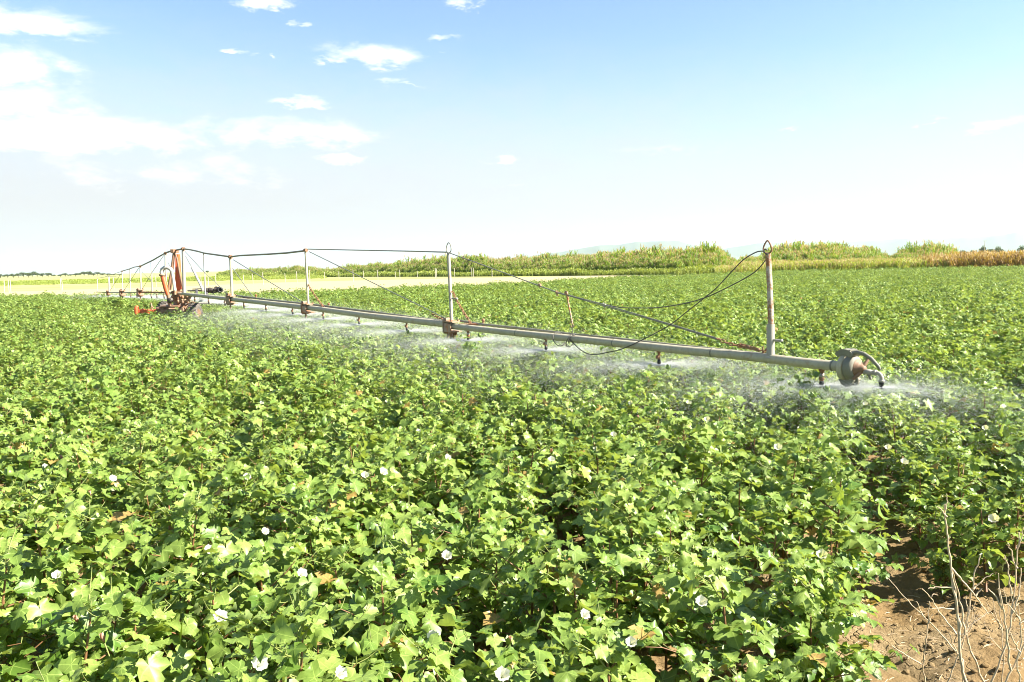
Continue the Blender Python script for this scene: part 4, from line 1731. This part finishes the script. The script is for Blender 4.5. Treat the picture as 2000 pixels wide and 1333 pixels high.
# the green strip far left and patches round the posts
for i in range(5200):
    u = rr.uniform(-500, 640)
    hz = 540 - .0225 * u
    pxb = rr.uniform(10.5, 19)
    d = EYE * F / pxb
    if u > 430 and d > np.interp(u, *zip(*reed_dist)) - 3:
        continue
    x, y = place(u, d)
    pts.append((x, y, 0))
    rot.append((0, 0, rr.uniform(0, 6.28)))
    H = rr.uniform(.15, .38) * (1.5 if 13 < pxb < 17 else .8)
    scl.append((H * 3.2, H * 3.2, H))
    idx.append(rr.randrange(3))
scatter('low_grass', pts, rot, scl, idx, LOWG, 'low bright green grass below the reeds and in a strip on the left', 'grass')
for nm, ur, st_, hgt, lab in (('golden_grass', (1405, 1900), GOLD, 1.28, 'knee high golden grass between the cotton and the reeds'), ('russet_grass', (1800, 2700), RUSS, 1.6, 'reddish brown tall grass at the right end of the field edge')):
    pts, rot, scl, idx = [], [], [], []
    for i in range(4200 if nm == 'golden_grass' else 4600):
        u = rr.uniform(*ur)
        if nm == 'golden_grass' and u > 1780 and rr.random() < (u - 1780) / 120:
            continue
        if nm == 'russet_grass' and u < 1880 and rr.random() > (u - 1790) / 100:
            continue
        d0 = edge_r(math.atan2(u - 1000, F)) * math.cos(math.atan2(u - 1000, F))
        d = d0 + 1.2 + rr.random() ** 1.3 * 18
        x, y = place(u, d)
        pts.append((x, y, 0))
        rot.append((rr.gauss(0, .06), rr.gauss(0, .06), rr.uniform(0, 6.28)))
        H = hgt * rr.uniform(.75, 1.1) * (1 + .12 * noise.noise((x * .3, y * .3, 8)))
        if u < 1440:
            H *= .8
        scl.append((H, H, H))
        idx.append(rr.randrange(3))
    scatter(nm, pts, rot, scl, idx, st_, lab, 'grass')

# ------------------------------------------------------------------ concrete posts
fp = [(9, 547, 573, .03), (17.5, 547, 571.5, .0), (21, 547, 571.5, .02), (119, 544, 567, .01), (122, 543.5, 567, 0), (215, 542, 565, 0), (222.5, 542.5, 565, 0), (305, 539, 560, 0), (393, 538, 558, 0),
      (407, 539, 558.5, 0), (421.5, 536, 559, .03), (476, 537, 554, 0), (494, 535, 554, 0), (514, 532, 556, 0), (557, 534, 551, 0), (580, 530, 552, 0), (605, 528, 552, .02), (634, 531, 545, 0),
      (662, 530, 545, 0), (690, 527, 550, 0), (710, 529, 543, 0), (738, 528, 547, 0), (772, 530, 543, 0), (781, 527, 545, 0), (815, 530, 541.5, 0), (850, 524, 543.5, .03), (853, 525, 543.5, -.02),
      (888, 524, 542, 0), (921.5, 523, 541, 0), (925, 523.5, 541, 0), (961, 523.5, 541, 0), (1000, 512, 538.5, 0)]
for i, (u, vt, vb, ln) in enumerate(fp):
    p0 = G(u, vb, 0)
    d = (p0 - CAM).dot(FW)
    p1 = P(u, vt, d)
    H = p1.z
    thin = u in (1000,)
    b = MB()
    r = .030 if thin else .042
    lx = ln * H
    b.tube([(0, 0, -.1), (lx * .5, 0, H * .5), (lx, 0, H - .02)], [r * 1.05, r, r * .9], 4)
    b.ball((lx, 0, H - .02), r * .85, (1, 1, .5), 8)
    for k in range(3):
        b.tube([(lx * (k + 1) / 4 - r * 1.2, 0, H * (k + 1) / 4), (lx * (k + 1) / 4 + r * 1.2, 0, H * (k + 1) / 4)], r * .15, 4)
    o_ = b.build('fence_post', M['concrete'])
    o_.location = (p0.x, p0.y, 0)
    tag(o_, ('thin tall pale pole standing in front of the reeds' if thin else 'pale concrete fence post, %s from the left in front of the distant reeds and fields' % ORD[i]), 'fence post', 'pale concrete posts across the far field')

# ------------------------------------------------------------------ distant trees
def crown_mesh(seed, n=420):
    rg = np.random.default_rng(seed)
    cl_ = []
    for k in range(9):
        a = rg.uniform(0, 2 * PI)
        r = rg.uniform(.0, .34)
        cl_.append((r * math.cos(a), r * math.sin(a), rg.uniform(.42, .82), rg.uniform(.14, .24)))
    V, F_, TI = [], [], []
    for i in range(n):
        c_ = cl_[rg.integers(len(cl_))]
        d_ = rg.normal(0, 1, 3)
        d_ /= np.linalg.norm(d_)
        p = np.array(c_[:3]) + d_ * c_[3] * rg.uniform(.55, 1.08)
        s = rg.uniform(.025, .055)
        a_, b_ = rg.normal(0, 1, 3), rg.normal(0, 1, 3)
        a_ /= np.linalg.norm(a_)
        b_ -= a_ * a_.dot(b_)
        b_ /= np.linalg.norm(b_)
        o = len(V)
        V += [tuple(p + a_ * s), tuple(p + b_ * s * .7), tuple(p - a_ * s), tuple(p - b_ * s * .7)]
        F_.append((o, o + 1, o + 2, o + 3))
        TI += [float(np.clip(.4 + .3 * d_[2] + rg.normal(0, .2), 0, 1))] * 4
    me = bpy.data.meshes.new('crown')
    me.from_pydata(V, [], F_)
    me.materials.append(M['crown'])
    set_tint(me, TI)
    return me


def trunk_mesh(seed):
    rr_ = random.Random(seed)
    b_ = MB()
    b_.tube([(0, 0, -.02), (.01, 0, .2), (.0, .01, .45), (.01, 0, .7)], [.035, .028, .022, .008], 8)
    for k in range(5):
        a = rr_.uniform(0, 2 * PI)
        z = rr_.uniform(.22, .45)
        b_.tube([(0, 0, z), (.14 * math.cos(a), .14 * math.sin(a), z + .14), (.26 * math.cos(a), .26 * math.sin(a), z + .26)], [.016, .010, .004], 6)
    return b_.mesh('trunk', [M['bark']])


CR = [crown_mesh(k, 900) for k in range(4)]
TRK = [trunk_mesh(k) for k in range(4)]


def tree(u, vt, wpx, d, label, group, k):
    hz = 540 - .0225 * u
    H = EYE + (hz - vt) * d / F
    wd = wpx * d / F
    x, y = place(u, d)
    e_ = empty('tree', (x, y, 0), rr.uniform(0, 6))
    e_.scale = (wd / .95, wd / .95, H)
    for nm, me in (('crown', CR[k % 4]), ('trunk', TRK[k % 4])):
        o_ = bpy.data.objects.new(nm, me)
        COL.objects.link(o_)
        o_.parent = e_
    tag(e_, label, 'tree', group)


lt = [(8, 537, 22), (22, 537, 16), (33, 536, 14), (43, 535, 14), (53, 533, 14), (63, 533.5, 14), (71, 531.5, 14), (80, 534, 12), (90, 535, 12), (101, 534, 14), (112, 538, 10), (125, 537, 12), (135, 535, 12), (145, 537, 12),
      (154, 535, 12), (163, 534, 12), (171, 532, 12), (180, 531, 13), (189, 535, 12), (197, 532, 11), (206, 535, 12), (217, 535.5, 14), (228, 537, 12), (240, 537, 14)]
for i, (u, v, wp) in enumerate(lt):
    tree(u, v - 1.0, wp * 1.15, 620 + 60 * math.sin(i * 2.1), 'hazy grey green tree, %s from the left in the far treeline' % ORD[i], 'trees on the far left horizon', i)
for i, (u, v, wp, d, lab) in enumerate([(411, 529, 8, 640, 'small lone hazy tree behind the boom beside the mast'), (1883, 489, 18, 420, 'low round grey tree, leftmost on the right horizon'),
                                        (1900, 489, 14, 430, 'small grey tree left of the utility pole'), (1918, 481, 14, 380, 'rounded dark tree just left of the utility pole'),
                                        (1932, 486, 22, 360, 'wide green tree right beside the utility pole'), (1951, 481.5, 20, 390, 'taller dark rounded tree right of the utility pole'), (1968, 491, 14, 430, 'low grey bush between the dark rounded tree and the frame edge'),
                                        (1994, 481, 24, 350, 'large green tree at the right edge of the picture'), (1862, 494, 16, 450, 'faint low tree at the end of the tall reeds')]):
    tree(u, v, wp, d, lab, 'distant trees on the horizon', i + 1)
# utility pole
p0 = place(1922.5, 340)
b = MB()
H = EYE + (497 - 471) * 340 / F
b.tube([(0, 0, -.2), (0, 0, H)], [.14, .10], 8)
pole = tag(empty('utility_pole', (p0[0], p0[1], 0)), 'thin tall utility pole beyond the russet grass', 'utility pole')
b.build('pole', M['concrete'], pole)
b = MB()
b.box((0, 0, H - .3), (1, 0, 0), (0, 1, 0), (0, 0, 1), 1.6, .10, .12)
for s in (-.7, 0, .7):
    b.lathe((s, 0, H - .24), (0, 0, 1), [(0, .03), (.1, .06), (.16, .03), (.17, 0)], 8)
b.build('crossarm', M['concrete'], pole)

# ------------------------------------------------------------------ dry weeds in the lower right corner
def weed(name_pts, depth, label, group='dry weed stalks at the field corner'):
    """stems given as (thickness, [(u, v, extra depth)...]); the first point of the first stem is taken down to the soil"""
    st0 = name_pts[0][1][0]
    base = P(st0[0], st0[1], depth)
    gb = Vector((base.x + .02, base.y + .03, 0.0))
    e_ = empty('dry_weed', gb)
    b_ = MB()
    for j, (r, pts_) in enumerate(name_pts):
        pp = [P(u, v, depth + (q[0] if q else 0)) for (u, v, *q) in pts_]
        if j == 0:
            pp = [gb + Vector((0, 0, -.03)), gb.lerp(pp[0], .5) + Vector((.008, 0, 0))] + pp
        k = len(pp)
        fine = []
        for i in range(k - 1):
            for s in range(4):
                f = s / 4
                jit = Vector((rw.gauss(0, .0016), rw.gauss(0, .0016), 0))
                fine.append(pp[i].lerp(pp[i + 1], f) + jit)
        fine.append(pp[-1])
        n = len(fine)
        b_.tube([p_ - gb for p_ in fine], [r * (1 - .6 * i / n) * (1.25 if i % 8 == 0 else 1) for i in range(n)], 6)
    o_ = b_.build('stalk', M['straw'], e_)
    tag(e_, label, 'dry weed', group)


rw = random.Random(4)
weed([(.0055, [(1885, 1333), (1876, 1290), (1873, 1220), (1862, 1150), (1855, 1090), (1850, 1040), (1845, 985)]),
      (.004, [(1873, 1240), (1868, 1180), (1858, 1120)]), (.0035, [(1884, 1240, .05), (1880, 1190, .05), (1872, 1160, .05), (1858, 1110)]),
      (.003, [(1858, 1110), (1880, 1135), (1905, 1165), (1930, 1200)]), (.0025, [(1905, 1165), (1918, 1150)]), (.0025, [(1860, 1148), (1830, 1147), (1813, 1150)]), (.0025, [(1862, 1190), (1835, 1188), (1820, 1189)]),
      (.0022, [(1848, 1010), (1838, 995), (1830, 990)]), (.002, [(1846, 995), (1850, 975), (1848, 965)])], 2.45, 'tallest pale dry weed stalk rising from the lower right soil')
weed([(.0040, [(1925, 1345), (1905, 1290), (1890, 1255), (1890, 1215), (1898, 1160), (1905, 1120), (1915, 1085)]),
      (.0028, [(1890, 1225), (1910, 1210), (1935, 1195)]), (.0025, [(1893, 1200), (1886, 1180), (1888, 1165)]), (.0022, [(1900, 1150), (1925, 1130), (1940, 1120)])], 2.6, 'thin forked dry weed just right of the tallest stalk')
weed([(.0040, [(1930, 1345), (1965, 1260), (1978, 1190), (1985, 1110), (1990, 1040)]), (.003, [(1978, 1200), (1992, 1150), (1994, 1110)]), (.003, [(1975, 1160), (1970, 1120), (1962, 1085)]),
      (.0025, [(1985, 1110), (1975, 1080), (1968, 1060)]), (.002, [(1988, 1070), (1996, 1050), (1999, 1030)])], 2.5, 'branching dry weed at the right edge above the bare soil')
weed([(.0038, [(1955, 1345), (1985, 1290), (2010, 1240), (2030, 1180)]), (.003, [(1975, 1310), (1965, 1230), (1955, 1170), (1950, 1120)]), (.0024, [(1958, 1190), (1940, 1160), (1930, 1150)])], 2.35, 'leaning dry weed in the bottom right corner')
weed([(.0034, [(1808, 1345), (1803, 1300), (1808, 1250), (1814, 1210), (1815, 1175)]), (.0025, [(1803, 1300), (1770, 1280), (1742, 1262)]), (.002, [(1812, 1220), (1822, 1200)])], 2.75, 'short dry weed twig left of the tallest stalk')
weed([(.0032, [(1880, 1290, .1), (1840, 1240, .2), (1800, 1200, .3), (1765, 1165, .4), (1735, 1130, .5)]), (.0022, [(1800, 1200, .3), (1790, 1175, .3)]),
      (.0026, [(1868, 1240, .1), (1835, 1195, .2), (1815, 1165, .2), (1800, 1150, .2)]), (.002, [(1816, 1167, .2), (1822, 1160, .2), (1832, 1163, .2)])], 2.7, 'long slanting dry weed crossing the furrow to the left')

for k_, (u0, v0, u1, v1, d_, lab) in enumerate([(1962, 1345, 1950, 1150, 2.7, 'thin upright dry weed between the two right-hand dry weeds'), (1850, 1345, 1895, 1190, 2.55, 'slim dry weed leaning right behind the tallest stalk'),
                                               (1990, 1345, 1992, 1180, 2.3, 'short crooked dry weed at the bottom right corner')]):
    st_s = [(.0030, [(u0 + (u1 - u0) * f + rw.uniform(-7, 7), v0 + (v1 - v0) * f) for f in (0, .3, .55, .8, 1)])]
    for q_ in range(4):
        f = rw.uniform(.3, .85)
        uu, v2 = u0 + (u1 - u0) * f, v0 + (v1 - v0) * f
        du = rw.choice((-1, 1)) * rw.uniform(18, 45)
        st_s.append((.0018, [(uu, v2), (uu + du * .5, v2 - 25), (uu + du * .8, v2 - rw.uniform(45, 70))]))
    weed(st_s, d_, lab)

# small litter on the soil
rq = random.Random(8)
b = MB()
for i in range(240):
    g_ = G(rq.uniform(1600, 2050), rq.uniform(1180, 1400), 0)
    z = soil_h(g_.x, g_.y) + .016
    a = rq.uniform(0, 2 * PI)
    l_ = rq.uniform(.015, .06)
    dv = Vector((math.cos(a), math.sin(a), rq.uniform(-.1, .1))) * l_
    g_.z = z
    b.tube([g_ - dv * .5, g_ + Vector((0, 0, .003)), g_ + dv * .5], rq.uniform(.0007, .0016), 4)
tag(b.build('straw_litter', M['straw']), 'bits of dry straw scattered on the brown soil', 'litter', kind='stuff')
b = MB()
for i in range(420):
    g_ = G(rq.uniform(1560, 2100), rq.uniform(1100, 1450), 0)
    z = soil_h(g_.x, g_.y) + .012
    s_ = rq.uniform(.004, .016) * (1.5 if rq.random() < .1 else 1)
    n0 = len(b.v)
    b.ball((g_.x, g_.y, z), s_, (rq.uniform(.8, 1.4), rq.uniform(.8, 1.3), rq.uniform(.5, .8)), 8)
    for q in range(n0, len(b.v)):
        x, y, z2 = b.v[q]
        k = 1 + .35 * noise.noise((x * 90, y * 90, z2 * 90))
        b.v[q] = (g_.x + (x - g_.x) * k, g_.y + (y - g_.y) * k, z + (z2 - z) * k)
tag(b.build('soil_crumbs', M['soil']), 'small brown clods of clay lying on the soil', 'clods', kind='stuff')

# ------------------------------------------------------------------ the water
def drops_mesh(seed, n, rmax, half=False):
    rg = np.random.default_rng(seed)
    th = (rg.uniform(.2 * PI, .8 * PI, n) if half else rg.uniform(0, 2 * PI, n))
    # jets: denser at some headings as the plates throw fingers
    th = th + .06 * np.sin(th * 9 + seed)
    v0 = rg.uniform(.55, 1.0, n) ** .7
    f = rg.beta(.9, 1.45, n)
    r = f * rmax * v0
    a = rg.normal(R(3), R(4.5), n)
    t_ = f
    drop = .30 * t_ ** 2
    z = np.tan(a) * r * .6 - drop
    z += rg.normal(0, .05, n) * f
    keep = z > -.42
    th, r, z, a, f = th[keep], r[keep], z[keep], a[keep], f[keep]
    n = len(r)
    c = np.stack([r * np.cos(th), r * np.sin(th), z], 1)
    rad = np.stack([np.cos(th), np.sin(th), -.05 - .7 * f], 1)
    rad /= np.linalg.norm(rad, axis=1)[:, None]
    rad += rg.normal(0, .12, (n, 3))
    L = rg.uniform(.002, .0065, n)[:, None] * (1.1 - .4 * f[:, None])
    s = rg.normal(0, 1, (n, 3))
    s -= rad * (s * rad).sum(1)[:, None]
    s /= np.linalg.norm(s, axis=1)[:, None]
    q = np.cross(rad, s)
    wv = (rg.uniform(.0003, .0006, n) * (1.25 - .3 * f))[:, None]
    V = np.stack([c + rad * L, c + s * wv, c + q * wv * 1.0 - s * wv * .5, c - q * wv - s * wv * .5, c - rad * L], 1).reshape(-1, 3)
    base = (np.arange(n) * 5)[:, None, None]
    F_ = np.array([[0, 1, 2], [0, 2, 3], [0, 3, 1], [4, 2, 1], [4, 3, 2], [4, 1, 3]])[None] + base
    F_ = F_.reshape(-1, 3)
    me = bpy.data.meshes.new('drops')
    me.vertices.add(len(V))
    me.vertices.foreach_set('co', V.ravel())
    me.loops.add(F_.size)
    me.loops.foreach_set('vertex_index', F_.ravel().astype(np.int32))
    me.polygons.add(len(F_))
    me.polygons.foreach_set('loop_start', np.arange(0, F_.size, 3, dtype=np.int32))
    me.update(calc_edges=True)
    me.materials.append(M['water'])
    return me


DR = [[drops_mesh(k, 88000, 2.9)] for k in range(3)] + [[drops_mesh(7, 45000, 2.8, True)]] + [[drops_mesh(11, 22000, 2.0)]]
HALF = [235 <= u <= 476 for u in NOZU]
scatter('water_spray', [tuple(p) for p in NOZ], [(0, 0, R(-55) if h_ else rq.uniform(0, 6.28)) for h_ in HALF], [(.85, .85, 1) if u > 1500 else (1, 1, 1) for u in NOZU],
        [1 if h_ else 0 if u > 1650 else 2 + k % 3 for k, (h_, u) in enumerate(zip(HALF, NOZU))], DR,
        'fine white water spray fanning out under the boom over the cotton', 'water spray')
print('objects', len(bpy.data.objects))
